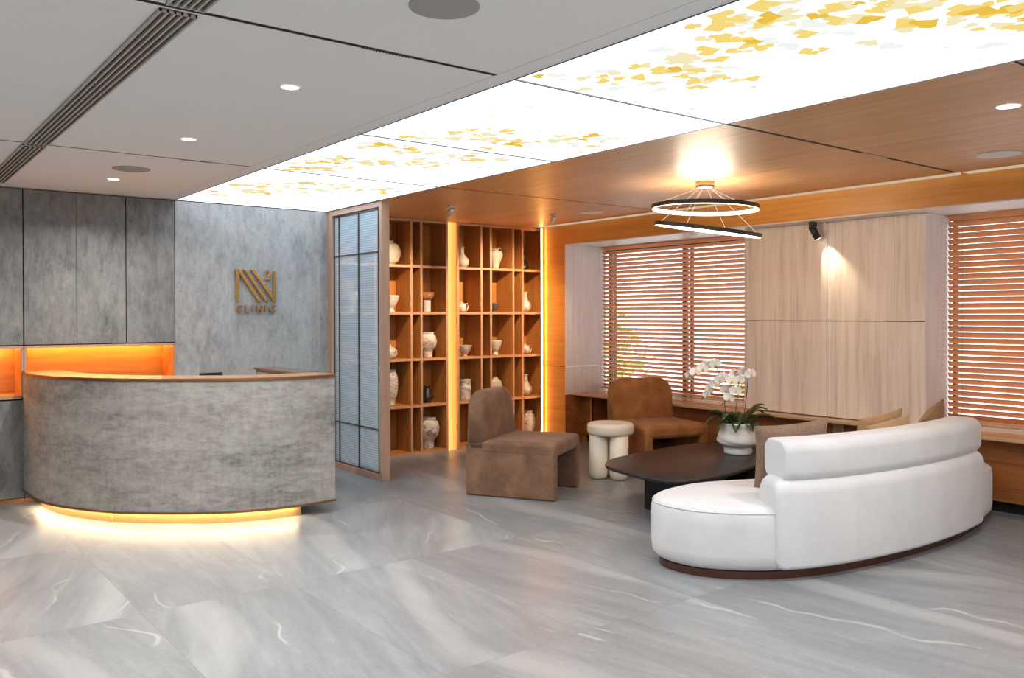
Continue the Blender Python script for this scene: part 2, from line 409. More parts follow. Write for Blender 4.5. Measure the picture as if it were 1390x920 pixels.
# beam, soffit, pilaster, window wall
q = MB(); q.box(6.56, 7.6, YR, 7.4615, 2.318, CZ + .03); struct('beam_window', q, M['beam_wood'])
q = MB(); q.box(6.562, 7.55, YR, 7.46, 2.308, 2.3175); struct('trim_2', q, M['reveal_wood'])
q = MB()
for a, b in ((0, .896), (.902, 2.535)):
    pr = [(6.56, 7.462), (6.56, 7.80), (6.565, 7.83), (6.60, 7.84), (7.20, 7.84), (7.20, 7.462)]
    q.prism(pr, a, b)
q.box(6.566, 7.19, 7.47, 7.83, .89, .91, 1)
struct('pilaster_wall', q, [M['beam_wood'], M['void']])
q = MB()
for a, b in ((.575, .897), (.903, 2.307)): q.box(6.5605, 7.2, 7.452, 7.4615, a, b)
q.box(6.562, 7.2, 7.454, 7.4612, .896, .904, 1)
struct('trim_3', q, [M['reveal_wood'], flat('white_metal_inlay', (.85, .82, .80), .25, .4)])
q = MB(); q.box(6.5605, 6.82, 7.452, 7.4615, 0, .573); struct('trim_4', q, M['dark_wood'])
# wall pier between the windows with four veneer panels
Y1, Y2 = 3.385, 5.12
q = MB(); q.box(6.815, 7.235, Y1 + .002, Y2 - .009, .60, 2.308); pier = struct('wall_right', q, M['void'])
ym = 4.253; pan = flat('dark_joint', (.05, .04, .035), .7)
for a, b in ((Y1, ym - .004), (ym + .004, Y2 - .012)):
    for c, d in ((.60, 1.437), (1.444, 2.306)):
        q = MB(); q.box(6.80, 6.815, a, b, c, d); o = link('veneer_panel', q, M['pale_wood'], pier, .0008); o['kind'] = 'structure'
q = MB(); q.box(6.80, 7.235, Y2 - .008, Y2, .60, 2.306); o = link('veneer_panel', q, M['pale_wood'], pier)
q = MB(); q.box(6.80, 7.2, Y1 - .012, Y1 - .001, .60, 2.306); struct('trim_5', q, M['reveal_wood'])
q = MB(); q.box(6.80, 7.2, Y2 + .001, Y2 + .01, .60, 2.306); struct('trim_6', q, M['reveal_wood'])
q = MB(); q.box(7.24, 7.5, YR, 7.455, 0, .585); q.box(7.24, 7.5, YR, .4, .585, 2.31); struct('wall_window', q, M['white_wall'])
q = MB(); q.box(6.66, 7.30, .4, 7.452, .565, .592); struct('sill_window', q, M['sill_wood'], bevel=.003)
# cabinets under the sill
def bench(y0, y1, label, nich=None):
    o = thing('bench_cabinet', label, 'cabinet', (6.85, (y0 + y1) / 2, 0), group='low cabinets under the window sill')
    q = MB()
    if nich:
        a, b = nich
        q.box(6.83, 6.85, y0, a, .09, .562); q.box(6.83, 6.85, b, y1, .09, .562)
        q.box(6.83, 7.22, a - .02, a, .09, .562); q.box(6.83, 7.22, b, b + .018, .09, .562); q.box(7.18, 7.22, a, b, .09, .562)
        q.box(6.83, 7.2, a, b, .09, .11)
        link('carcass', q, M['dark_wood'], o)
        boxobj('edge_trim', [(6.826, 6.832, b, b + .018, .09, .562), (6.826, 6.832, a, b, .54, .562)], M['beam_wood'], o)
    else:
        q.box(6.832, 7.22, y0, y1, .09, .562); link('carcass', q, M['dark_wood'], o)
        boxobj('front_panel', (6.822, 6.831, y0 + .002, y1 - .002, .093, .558), M['dark_wood'], o, .001)
    boxobj('toe_kick', (6.90, 6.92, y0, y1, 0, .09), M['void'], o)
bench(5.9, 7.45, 'reddish wood window bench cabinet with an open niche behind the rust tinted chair', (6.25, 7.30))
bench(4.30, 5.898, 'reddish wood bench cabinet under the sill behind the potted orchid')
bench(2.0, 4.298, 'reddish wood bench cabinet with a wall socket, behind the sofa cushions')
bench(.4, 1.998, 'reddish wood bench cabinet under the far end of the larger louvred window')
o = thing('power_socket', 'beige power socket plate on the wood front below the veneer panels', 'socket', (6.82, 4.16, .5))
boxobj('socket_plate', (6.812, 6.8215, 4.10, 4.20, .455, .545), M['socket'], o, .002)
for d in (0, .03):
    for z in (.475, .51): boxobj('socket_slot', (6.810, 6.813, 4.13 + d, 4.136 + d, z, z + .014), M['black'], o)

# windows
def window(n, y0, y1, mull):
    q = MB(); x0, x1 = 7.24, 7.28
    q.box(x0, x1, y0, y1, .592, .635, 1); q.box(x0, x1, y0, y1, 2.25, 2.31)
    for y, w in mull: q.box(x0, x1, y - w / 2, y + w / 2, .6, 2.3)
    q.box(x0, x1, y0, y0 + .03, .6, 2.3); q.box(x0, x1, y1 - .03, y1, .6, 2.3)
    w = struct('window_%d' % n, q, [M['black'], flat('pale_blue_window_frame_%d' % n, (.62, .70, .76), .4)])
    q = MB(); q.box(7.255, 7.262, y0 + .03, y1 - .03, .635, 2.25); g = link('pane', q, M['glass'], w); g['kind'] = 'structure'
window(1, Y2 + .0, 7.60, [(6.258, .055), (6.163, .025), (7.418, .035), (7.348, .018)])
window(2, .4, Y1 - .012, [(1.6, .05)])
def blind(y0, y1, tilt, cords, label, z0=.655):
    o = thing('venetian_blind', label, 'window blind', (XW, (y0 + y1) / 2, z0), group='wooden venetian blinds')
    q = MB(); z = z0 + .02; w = .0255; n = 0
    while z < 2.285:
        c, s = math.cos(tilt), math.sin(tilt)
        th = .0013
        # room-side edge sits higher
        pts = []
        for a, h in ((-w, -th), (w, -th), (w, th), (-w, th)):
            pts.append((a * c + h * s, -a * s + h * c))
        vs = [(XW + a, y, z + h) for y in (y0, y1) for a, h in pts]
        q.add(vs, [(0, 1, 2, 3), (7, 6, 5, 4), (0, 4, 5, 1), (1, 5, 6, 2), (2, 6, 7, 3), (3, 7, 4, 0)])
        z += .0475; n += 1
    link('slats', q, M['blind_wood'], o)
    boxobj('headrail', (XW - .028, XW + .028, y0, y1, 2.292, 2.3075), M['blind_wood'], o)
    boxobj('bottom_rail', (XW - .028, XW + .028, y0, y1, z0 - .018, z0), M['blind_wood'], o, .003)
    for y in cords:
        q = MB(); q.tube([(XW - .03, y, z0), (XW - .03, y, 2.295)], .0011, 6); q.tube([(XW + .028, y, z0), (XW + .028, y, 2.295)], .0011, 6)
        link('ladder_cord', q, flat('cord_%.2f' % y, (.30, .20, .15), .8), o)
blind(Y2 + .02, 7.44, math.radians(40), (6.72, 5.72), 'wooden venetian blind with half open brown slats behind the orchid and the rust tinted chair', .645)
blind(.42, Y1 - .02, math.radians(52), (3.24, 1.9), 'wooden venetian blind with nearly closed slats above the end of the white sofa', .645)

# ------------------------------------------------------------------ reception cabinets on the concrete wall
X0 = XL
def door_pair(name, o, xs, z0, z1, m=None):
    for a, b in zip(xs, xs[1:]):
        boxobj(name, (a + .001, b - .001, YB, YB + .02, z0, z1), m or M['cabinet_concrete'], o, .0012)
NZ = 1.258
def upper(xs, label):
    o = thing('wall_cabinet', label, 'cabinet', ((xs[0] + xs[-1]) / 2, YB + .2, NZ), group='tall grey wall cabinets above the lit niche')
    boxobj('carcass', (xs[0] + .004, xs[-1] - .004, YB + .024, YB + .42, NZ + .01, CZ - .004), M['void'], o)
    door_pair('door', o, [xs[0] + .003] + list(xs[1:-1]) + [xs[-1] - .003], NZ + .008, CZ - .008)
upper([-.65, -.06, .335], 'grey concrete look wall cabinet over the niche, two away from the joint above the desk')
upper([.335, .73, 1.122], 'grey concrete look wall cabinet at the picture edge beside the double door unit')
upper([1.122, 1.512, 1.902], 'grey concrete look wall cabinet with two tall doors above the desk curve')
upper([1.902, 2.311], 'narrow grey wall cabinet with one tall door next to the wall carrying the gold sign')
# lit niches
def niche(x0, x1, z0, label):
    o = thing('lit_niche', label, 'niche', ((x0 + x1) / 2, YB + .2, z0))
    boxobj('back_panel', (x0, x1, YB + .33, YB + .35, z0, NZ), M['niche_wood'], o)
    boxobj('side_panel', (x0, x0 + .018, YB - .002, YB + .33, z0, NZ), M['niche_wood'], o)
    boxobj('side_panel', (x1 - .018, x1, YB - .002, YB + .33, z0, NZ), M['niche_wood'], o)
    boxobj('top_panel', (x0 + .018, x1 - .018, YB - .002, YB + .33, NZ - .016, NZ), M['niche_wood'], o)
    boxobj('bottom_panel', (x0 + .018, x1 - .018, YB - .002, YB + .33, z0, z0 + .03), M['niche_wood'], o)
    boxobj('edge_trim', [(x0, x1, YB - .008, YB - .003, NZ - .020, NZ), (x1 - .014, x1, YB - .008, YB - .003, z0, NZ - .014), (x0, x0 + .014, YB - .008, YB - .003, z0, NZ - .014), (x0, x1, YB - .008, YB - .003, z0, z0 + .02)], M['frame_wood'], o)
    boxobj('led_strip', (x0 + .04, x1 - .04, YB + .25, YB + .265, NZ - .0235, NZ - .0165), M['niche_led'], o)
niche(1.124, 2.311, .76, 'long orange lit wood niche running above the curved reception desk')
niche(-.65, 1.118, .83, 'short orange lit wood niche at the picture edge beside the desk')
def lower(xs, label, hh=.82):
    o = thing('base_cabinet', label, 'cabinet', ((xs[0] + xs[-1]) / 2, YB + .2, 0), group='grey base cabinets below the lit niche')
    boxobj('carcass', (xs[0] + .004, xs[-1] - .004, YB + .024, YB + .41, 0, hh), M['void'], o)
    door_pair('door', o, xs, .03, hh - .002)
    boxobj('plinth_trim', (xs[0], xs[-1], YB - .004, YB + .02, 0, .026), M['bronze'], o)
lower([-.65, .12], 'grey concrete look base cabinet outside the desk, one unit away from it')
lower([.12, 1.12], 'grey concrete look base cabinet touching the curved end of the reception desk')
lower([1.124, 2.31], 'grey base cabinet under the long lit niche, hidden behind the reception desk', .757)
boxf = MB(); boxf.box(XL, -.655, YB, YB + .42, 0, CZ - .004); struct('wall_side', boxf, M['cabinet_concrete'])

# gold logo sign
sg = thing('clinic_sign', 'gold raised letters reading N N squared CLINIC on the grey wall', 'sign', (3.05, YB, 1.73))
def bar(x0, x1, x2, x3, zt, zb):   # top from x0..x1, bottom from x2..x3
    return [(x0, zt), (x1, zt), (x3, zb), (x2, zb)]
Ya, Yb_ = YB - .028, YB - .001
zt, zb = 1.933, 1.633
def letter(polys):
    q = MB()
    for p in polys: q.prism(p, Ya, Yb_, axis='y')
    return q
link('letter_bars', letter([[(2.858, zt), (2.885, zt), (2.885, zb), (2.858, zb)], [(2.872, zt), (2.892, zt), (3.100, zb), (3.066, zb), (2.878, 1.905)]]), M['gold'], sg, .002)
link('letter_bars', letter([bar(2.926, 2.958, 3.137, 3.170, zt, zb)]), M['gold'], sg, .002)
link('letter_bars', letter([[(2.998, zt), (3.030, zt), (3.226, zb + .045), (3.216, zb)], [(3.217, 1.925), (3.242, 1.925), (3.242, zb), (3.217, zb)]]), M['gold'], sg, .002)
def text(body, size, x, z, name, width=None, ext=.008, bold=.0):
    c = bpy.data.curves.new(name, 'FONT'); c.body = body; c.size = size; c.extrude = ext; c.offset = bold; c.resolution_u = 4
    tmp = bpy.data.objects.new('tmp', c); COL.objects.link(tmp)
    dg = bpy.context.evaluated_depsgraph_get(); me = bpy.data.meshes.new_from_object(tmp.evaluated_get(dg))
    bpy.data.objects.remove(tmp); bpy.data.curves.remove(c)
    xs = [v.co.x for v in me.vertices]; ys = [v.co.y for v in me.vertices]
    sx = (width / (max(xs) - min(xs))) if width else 1
    x_, y_ = min(xs), min(ys)
    for v in me.vertices:
        a, b, d = v.co; v.co = (x + (a - x_) * sx - sg.location.x, Ya + .008 - d - sg.location.y, z + (b - y_) - sg.location.z)
    me.name = name; me.materials.append(M['gold'])
    o = bpy.data.objects.new(name, me); COL.objects.link(o); o.parent = sg
    return o
text('2', .130, 3.132, 1.842, 'letter_two', .056, .009, .001)
for ch, x, w in (('C', 2.857, .058), ('L', 2.944, .034), ('I', 3.008, .012), ('N', 3.056, .052), ('I', 3.134, .012), ('C', 3.178, .058)):
    text(ch, .092, x, 1.531, 'letter', w, .011, .0025)

# ------------------------------------------------------------------ reception desk
dk = thing('reception_desk', 'curved reception desk faced in grey stone look panel with bronze edges and glowing base', 'reception desk', (2.0, 6.9, 0))
ctrl = [(1.112, 7.88), (1.122, 7.60), (1.142, 7.38), (1.20, 7.14), (1.305, 6.90), (1.475, 6.62), (1.69, 6.40), (2.03, 6.14), (2.33, 6.01), (2.62, 5.965), (2.93, 5.985)]
oc = resample(catmull(ctrl, 10), 72)          # travels from the wall to the free end; interior is to the left
def ribbon(curve, d0, d1, z0, z1, mb, mi=0):
    a = offset(curve, d0); b = offset(curve, d1)
    R = [[(p[0], p[1], z0), (p[0], p[1], z1), (s_[0], s_[1], z1), (s_[0], s_[1], z0)] for p, s_ in zip(a, b)]
    mb.rings(R, mi=mi, smooth=False)
DT = 1.052
q = MB(); ribbon(oc, 0, .05, .10, DT - .022, q); q.sm = [True] * len(q.sm); fr = link('curved_front', q, M['desk_concrete'], dk)
fr.modifiers.new('es', 'EDGE_SPLIT').split_angle = math.radians(40)
q = MB(); ribbon(oc, -.009, .30, DT - .022, DT, q); link('counter_ledge', q, [M['bronze']], dk, .002)
q = MB(); ribbon(oc, .0, .30, DT, DT + .001, q); link('ledge_surface', q, flat('warm_brown_ledge', (.42, .22, .10), .25), dk)
q = MB(); ribbon(oc, -.012, .06, .085, .10, q); link('bottom_edge', q, M['bronze'], dk)
q = MB(); ribbon(oc[:66], .08, .10, 0, .099, q); link('plinth', q, flat('golden_plinth', (.50, .30, .12), .3, .5), dk)
q = MB(); ribbon(oc[6:65], .045, .06, .076, .0845, q); link('led_strip', q, M['desk_led'], dk)
q = MB(); q.box(2.76, 2.93, 6.03, 7.15, .10, DT - .014); link('end_panel', q, M['desk_concrete'], dk)
q = MB(); q.box(2.745, 2.94, 6.30, 7.165, DT - .0135, DT + .003); link('end_panel_top', q, flat('grey_brown_top', (.14, .10, .085), .35), dk)
q = MB(); ribbon(oc[4:], .051, .62, .72, .75, q); link('work_surface', q, M['niche_wood'], dk)
q = MB(); q.box(1.5, 2.9, 6.7, 6.72, 0, .72); link('back_panel', q, M['niche_wood'], dk)
mo = thing('monitor', 'top of a black computer monitor peeking over the reception counter', 'monitor', (2.30, 6.78, .75))
boxobj('screen', (2.16, 2.34, 6.76, 6.775, .83, 1.052), M['black'], mo, .004)
boxobj('stand', [(2.23, 2.27, 6.776, 6.79, .757, .95), (2.17, 2.33, 6.72, 6.86, .7505, .757)], M['black'], mo, .003)

# ------------------------------------------------------------------ glass partition
gp = thing('glass_partition', 'wired glass screen in a brown wood frame between the desk and the shelves', 'partition', (3.83, 7.35, 0))
px0, px1 = 3.79, 3.872; ya, yb = 6.80, YB - .001
boxobj('post', (px0, px1, ya, ya + .05, 0, CZ - .002), M['frame_wood'], gp, .002)
boxobj('post', (px0, px1, 7.80, yb, 0, CZ - .002), M['frame_wood'], gp, .002)
boxobj('top_rail', (px0, px1, ya + .05, 7.80, 2.478, CZ - .002), M['frame_wood'], gp, .002)
boxobj('bottom_rail', (px0, px1, ya + .05, 7.80, 0, .055), M['frame_wood'], gp, .002)
boxobj('glass_pane', (3.822, 3.828, ya + .05, 7.80, .055, 2.478), M['wired_glass'], gp)
for s_ in (3.809, 3.833):
    q = MB()
    for y in (6.90, 7.285, 7.69): q.box(s_, s_ + .010, y - .005, y + .005, .056, 2.477)
    for z in (2.08, .457): q.box(s_, s_ + .010, ya + .05, 7.80, z - .004, z + .004)
    q.box(s_, s_ + .010, ya + .05, ya + .058, .056, 2.477); q.box(s_, s_ + .010, 7.792, 7.80, .056, 2.477); q.box(s_, s_ + .010, ya + .05, 7.80, .056, .066); q.box(s_, s_ + .010, ya + .05, 7.80, 2.462, 2.477)
    link('glazing_bars', q, M['dark_metal'], gp)

# ------------------------------------------------------------------ shelves
SY = 7.92; SD = .34
def bookcase(xs, label, wide):
    o = thing('display_shelf', label, 'shelving', ((xs[0] + xs[-1]) / 2, SY + .15, 0), group='tall wood display shelves of ceramics')
    T = .026
    boxobj('back_panel', (xs[0], xs[-1] + T, SY + SD - .02, SY + SD, 0, CZ - .004), M['shelf_wood'], o)
    for x in xs:
        boxobj('upright', (x, x + T, SY + .003, SY + SD - .021, 0, CZ - .004), M['shelf_wood'], o)
    zz = [.0, .505, 1.006, 1.508, 2.012, CZ - .030]
    for i, z in enumerate(zz):
        q = MB()
        for a, b in zip(xs, xs[1:]): q.box(a + T + .0005, b - .0005, SY + .003, SY + SD - .021, z, z + T)
        link('shelf_board', q, M['shelf_wood'], o)
    q = MB()
    for x in xs: q.box(x, x + T, SY, SY + .0028, 0, CZ - .004)
    for z in zz:
        for a, b in zip(xs, xs[1:]): q.box(a + T, b, SY, SY + .0028, z, z + T)
    link('edge_banding', q, M['shelf_edge'], o)
    return zz
A_ = [3.893, 4.327, 4.437, 4.765, 4.889, 5.222]
bookcase([3.893, 4.327, 4.437, 4.765, 4.889, 5.220], 'wood display shelf unit of white ceramics partly behind the glass partition', None)
bookcase([5.368, 5.690, 5.823, 6.149, 6.288, 6.605], 'wood display shelf unit of ceramics between the two glowing orange strips', None)
# glowing recess between units and corner strip
o = thing('backlit_recess', 'glowing orange vertical recess between the two shelf units', 'wall light', (5.305, 7.98, 0))
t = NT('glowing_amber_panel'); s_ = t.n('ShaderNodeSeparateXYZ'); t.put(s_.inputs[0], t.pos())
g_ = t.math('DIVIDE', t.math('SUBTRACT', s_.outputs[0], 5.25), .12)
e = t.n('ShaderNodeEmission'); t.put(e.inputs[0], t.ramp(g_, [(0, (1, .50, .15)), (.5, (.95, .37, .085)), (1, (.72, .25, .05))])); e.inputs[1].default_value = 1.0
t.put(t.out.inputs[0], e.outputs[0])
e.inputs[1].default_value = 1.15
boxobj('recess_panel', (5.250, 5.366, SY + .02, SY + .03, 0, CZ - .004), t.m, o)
boxobj('led_strip', (5.2485, 5.2525, SY + .010, SY + .016, .02, CZ - .03), M['strip_led'], o)
o = thing('corner_led_profile', 'glowing vertical light line in the corner between shelves and wood pilaster', 'wall light', (6.6, 7.88, 0))
boxobj('led_strip', (6.525, 6.534, 7.841, 7.850, .01, CZ - .01), M['corner_led'], o)
boxobj('profile', (6.524, 6.60, 7.8505, 7.856, 0, CZ - .004), M['beam_wood'], o)

# ------------------------------------------------------------------ ceramics
ZB = [.0, .505, 1.006, 1.508, 2.012]; T = .026
def pot(name, label, x, row, w, h, prof, mat, y=8.06, extras=None, n=28, wob=0, sq=0, sy=1.0, cat='vase'):
    """row 0 is the top row; prof = [(r/halfwidth, z/h)...]"""
    z = ZB[4 - row] + T
    if x > 4.9: x += .025; w *= 1.1
    o = thing(name, label, cat, (x, y, z + .0005))
    q = MB(); pr = [(r * w / 2, zz * h) for r, zz in prof]
    top = pr[-1]
    pr += [(top[0] * .86, top[1] * .995), (top[0] * .8, top[1] - h * .06), (top[0] * .5, top[1] - h * .12)]
    sm = resample(catmull([(a, b) for a, b in pr], 5), len(pr) * 4)
    q.lathe(sm, n, wob=wob, cap1=True, sq=sq)
    if sy != 1: q.v = [(a, b * sy, c) for a, b, c in q.v]
    b = link('vessel_body', q, mat, o, local=True)
    for nm, pts, r in (extras or []):
        e = MB(); e.tube([(p[0] * w / 2, (p[2] if len(p) > 2 else 0) * w / 2, p[1] * h) for p in pts], r, 8)
        link(nm, e, mat, o, local=True)
    return o
BOTTLE = [(.5, 0), (.85, .12), (1, .28), (.8, .45), (.42, .62), (.32, .78), (.30, .92), (.42, 1)]
BOWL = [(.38, 0), (.34, .12), (.55, .3), (.85, .65), (1, 1)]
CUP = [(.5, 0), (.42, .1), (.36, .22), (.62, .42), (.85, .7), (1, 1)]
JAR = [(.62, 0), (.58, .14), (.62, .26), (.92, .42), (1, .62), (.93, .82), (.72, .93), (.76, 1)]
TALL = [(.55, 0), (.58, .14), (.82, .26), (1, .5), (.98, .75), (.8, .88), (.72, .93), (.78, 1)]
ROUND = [(.5, 0), (.62, .06), (.95, .32), (1, .52), (.82, .8), (.45, .92), (.3, .95), (.34, 1)]
BIG = [(.5, 0), (.52, .18), (.6, .28), (.9, .45), (1, .65), (.88, .85), (.66, .93), (.72, 1)]
EGG = [(.5, 0), (.68, .08), (.95, .35), (1, .6), (.85, .85), (.62, .92), (.68, 1)]
TEA = [(.6, 0), (.85, .12), (1, .38), (.9, .62), (.5, .8), (.2, .84), (.22, .92), (.12, 1)]
HANDLE = lambda s=1: [(s * .8, .72), (s * 1.45, .78), (s * 1.6, .45), (s * 1.3, .15), (s * .85, .14)]
cx1, cx2 = 4.61, 5.07     # cell centres of unit 1
d1, d2, d3 = 5.555, 5.995, 6.455
pot('moon_vase', 'round flat pale moon vase in the top cell beside the glass partition', 4.60, 0, .25, .26, [(.28, 0), (.34, .05), (.75, .16), (1, .5), (.78, .82), (.3, .92), (.24, .95), (.30, 1)], M['cer_pale'], sy=.45)
pot('footed_cup', 'white flared ceramic cup with narrow foot in the second cell beside the glass partition', 4.60, 1, .19, .175, CUP, M['cer_white'], cat='cup')
pot('round_jar', 'small white round ceramic jar in the middle cell beside the glass partition', 4.585, 2, .17, .155, TEA, M['cer_speck'], cat='jar')
pot('tall_vase', 'tall white textured vase with narrow foot standing above an empty cell', 4.60, 3, .155, .385, TALL, M['cer_speck'], wob=.012)
pot('pedestal_dish', 'brown glazed dish on a high foot behind a small white cylinder', 5.03, 1, .20, .215, [(.45, 0), (.32, .08), (.26, .3), (.26, .52), (.55, .60), (.85, .75), (1, 1)], M['cer_brown'], y=8.10, cat='dish')
pot('cylinder_cup', 'small plain white cylinder standing in front of the brown pedestal dish', 4.985, 1, .075, .125, [(1, 0), (1, .3), (1, .7), (1, 1)], M['cer_white'], y=7.98, cat='cup')
pot('goblet_vase', 'large white speckled goblet shaped vase below the brown pedestal dish', 5.04, 2, .185, .275, BIG, M['cer_speck'], wob=.012)
pot('black_ewer', 'black glazed small ewer with a slanted shoulder above the big speckled vase', 5.035, 3, .13, .185, [(.6, 0), (.55, .08), (1, .28), (.85, .5), (.5, .8), (.42, .9), (.5, 1)], M['cer_black'], extras=[('spout', [(.5, .45), (1.0, .4), (1.15, .3)], .012)])
pot('storage_jar', 'big rust speckled jar on narrow foot in the lowest cell of the first shelf unit', 5.045, 4, .225, .34, BIG, M['cer_speck'], wob=.015)
pot('footed_cup', 'small white cup seen dimly through the glass partition, upper of two pieces', 4.13, 1, .17, .20, CUP, M['cer_white'], cat='cup')
pot('wide_bowl', 'white bowl seen dimly through the glass partition, lower of two pieces', 4.13, 3, .26, .17, BOWL, M['cer_white'], cat='bowl')
pot('ringed_bottle', 'pale long necked bottle with brown rings in the top row near the glowing recess', 5.50, 0, .155, .235, BOTTLE, M['cer_pale'])
pot('teapot', 'small plain white teapot with round handle in the cell below the ringed bottle', 5.495, 1, .105, .125, TEA, M['cer_white'], cat='teapot', extras=[('handle', HANDLE(), .007), ('spout', [(-.7, .5), (-1.2, .6), (-1.4, .95)], .008)])
pot('rimmed_bowl', 'small white bowl with a brown rim below the plain white teapot', 5.535, 2, .155, .12, BOWL, M['cer_speck'], cat='bowl')
pot('square_jar', 'rough white squarish jar with rust streaks next to the glowing recess', 5.53, 3, .145, .235, [(.8, 0), (.85, .1), (.9, .3), (1, .6), (.92, .72), (.95, .9), (1.02, 1)], M['cer_speck'], wob=.02, sq=.12)
pot('amphora', 'white two handled amphora in the top row of the second shelf unit', 5.975, 0, .165, .235, [(.42, 0), (.46, .08), (.62, .3), (.95, .6), (1, .76), (.75, .9), (.36, .94), (.40, 1)], M['cer_pale'], extras=[('handle', [(.33, .95), (.65, 1.06), (1.0, 1.03), (1.05, .88), (.92, .76)], .009), ('handle', [(-.33, .95), (-.65, 1.06), (-1.0, 1.03), (-1.05, .88), (-.92, .76)], .009)])
pot('dark_bowl', 'small dark grey bowl in the cell under the two handled amphora', 5.955, 1, .13, .105, BOWL, M['cer_grey'], cat='bowl')
pot('footed_cup', 'white footed cup with uneven rim in the cell under the dark grey bowl', 5.975, 2, .145, .165, CUP, M['cer_white'], cat='cup', wob=.015)
pot('disc_vase', 'flat round pale vase just above the backrest of the taupe chair', 5.975, 3, .175, .24, [(.3, 0), (.36, .05), (.8, .18), (1, .48), (.85, .78), (.4, .92), (.3, .95), (.36, 1)], M['cer_pale'], sy=.5)
pot('black_bottle', 'slim black glazed bottle in the top row next to the wood pilaster', 6.41, 0, .10, .205, [(.75, 0), (1, .12), (.85, .35), (.45, .55), (.34, .7), (.34, .9), (.55, 1)], M['cer_black'])
pot('brown_neck_bottle', 'white pear bottle with brown glazed shoulder under the slim black bottle', 6.425, 1, .135, .24, BOTTLE, M['cer_speck'])
pot('teapot', 'small speckled white teapot with ear handle next to the wood pilaster', 6.425, 2, .11, .125, TEA, M['cer_speck'], cat='teapot', extras=[('handle', HANDLE(), .007)])
pot('pear_bottle', 'white narrow necked pear bottle below the small speckled teapot', 6.43, 3, .14, .25, BOTTLE, M['cer_speck'])
pot('storage_jar', 'tall rust speckled egg shaped jar in the lowest cell beside the pilaster', 6.46, 4, .165, .315, EGG, M['cer_speck'], wob=.01)

# ------------------------------------------------------------------ luminous ceiling with printed ginkgo leaves
def inside(x, y, P): return P[0] + .01 < x < P[1] - .01 and P[2] + .01 < y < P[3] - .01
def leafshape(x, y, s, a, squash):
    k = [(0, -.15), (.12, 0), (.5, .28), (.52, .42), (.40, .52), (.22, .60), (.10, .56), (0, .46), (-.10, .57), (-.25, .60), (-.42, .50), (-.52, .40), (-.48, .27), (-.12, 0)]
    out = []
    for u, v in k:
        u *= s * (1 + random.uniform(-.08, .08)) * squash; v *= s * (1 + random.uniform(-.08, .08))
        out.append((x + u * math.cos(a) - v * math.sin(a), y + u * math.sin(a) + v * math.cos(a)))
    return out
def panel(y0, y1, branches, label, n_scatter, sc):
    P = (2.3225, 3.771, y0, y1)
    q = MB(); q.box(P[0], P[1], P[2], P[3], CZ, CZ + .02, 0)
    z = CZ - .0006
    def put(poly, mi, zz):
        if all(inside(a, b, P) for a, b in poly): q.add([(a, b, zz) for a, b in poly], [tuple(reversed(range(len(poly))))], mi)
    for pts, n, spread, w in branches:
        c = resample(catmull(pts, 8), 40)
        for a, b in zip(c, c[1:]):
            dxy = Vector((b[0] - a[0], b[1] - a[1])).normalized() * .0011; nx, ny = -dxy.y, dxy.x
            put([(a[0] - nx, a[1] - ny), (a[0] + nx, a[1] + ny), (b[0] + nx, b[1] + ny), (b[0] - nx, b[1] - ny)], 5, z)
        for i in range(n):
            u = random.random() ** .85; p = c[int(u * 39)]
            far = random.gauss(0, spread)
            x = p[0] + random.gauss(0, spread) + abs(far) * .6; y = p[1] + far
            s = random.uniform(.06, .115) * sc * 1.3
            r = random.random() + min(abs(far) / spread * .18, .5)
            mi = 1 if r < .16 * w else 2 if r < .42 * w else 3 if r < .92 else 4
            z2 = z - .0004 * random.randint(1, 8) - (0 if mi > 2 else .003)
            put(leafshape(x, y, s, random.uniform(0, 2 * PI), random.choice((.45, .8, 1, 1))), mi, z2)
    for i in range(n_scatter):
        put(leafshape(random.uniform(*P[:2]), random.uniform(P[2], P[3]), random.uniform(.04, .09) * sc, random.uniform(0, 6.28), random.choice((.35, .7, 1))), random.choice((2, 3, 4, 4)), z - .001)
    o = link('light_panel', q, [M['panel_white'], M['leaf_a'], M['leaf_b'], M['leaf_c'], M['leaf_d'], M['twig']], fix=False)
    tag(o, label, 'ceiling light', 'illuminated ceiling panels printed with yellow leaves')
    return o
panel(-.0, 2.962, [([(2.33, 2.93), (2.5, 2.72), (2.75, 2.55), (3.0, 2.35)], 52, .10, 1.0), ([(2.33, 1.85), (2.45, 1.95), (2.6, 2.1), (2.75, 2.25)], 30, .13, 1.2), ([(2.34, 1.95), (2.6, 1.75), (2.8, 1.6), (3.05, 1.35), (3.25, 1.2)], 62, .12, 1.25), ([(2.5, 1.7), (2.8, 1.45), (3.1, 1.1), (3.3, .9)], 40, .10, 1.3)], 'illuminated ceiling panel with the largest yellow leaf print, reaching over the camera', 16, .95)
panel(2.974, 4.392, [([(2.34, 4.36), (2.6, 4.30), (2.85, 4.2), (3.2, 3.98), (3.6, 3.55)], 85, .075, .95), ([(2.7, 4.1), (2.85, 3.95), (2.92, 3.8)], 18, .05, 1.0)], 'illuminated ceiling panel with a thin leaf band, two panels from the grey wall', 16, .9)
panel(4.402, 5.822, [([(2.35, 4.60), (2.6, 4.62), (3.0, 4.62), (3.4, 4.55)], 62, .07, 1.0), ([(2.34, 5.45), (2.6, 5.3), (2.9, 5.05), (3.2, 4.95)], 76, .09, 1.0), ([(2.34, 5.75), (2.55, 5.6), (2.7, 5.55)], 40, .05, 1.0)], 'illuminated ceiling panel densely printed with small leaves, third from the camera', 16, .9)
panel(5.832, 7.892, [([(2.36, 7.5), (2.6, 7.0), (2.9, 6.6), (3.3, 6.25), (3.5, 6.1)], 110, .13, .95), ([(2.4, 6.8), (2.7, 6.4), (3.0, 6.2)], 40, .08, .9)], 'illuminated ceiling panel meeting the grey wall with the gold sign', 14, 1.0)
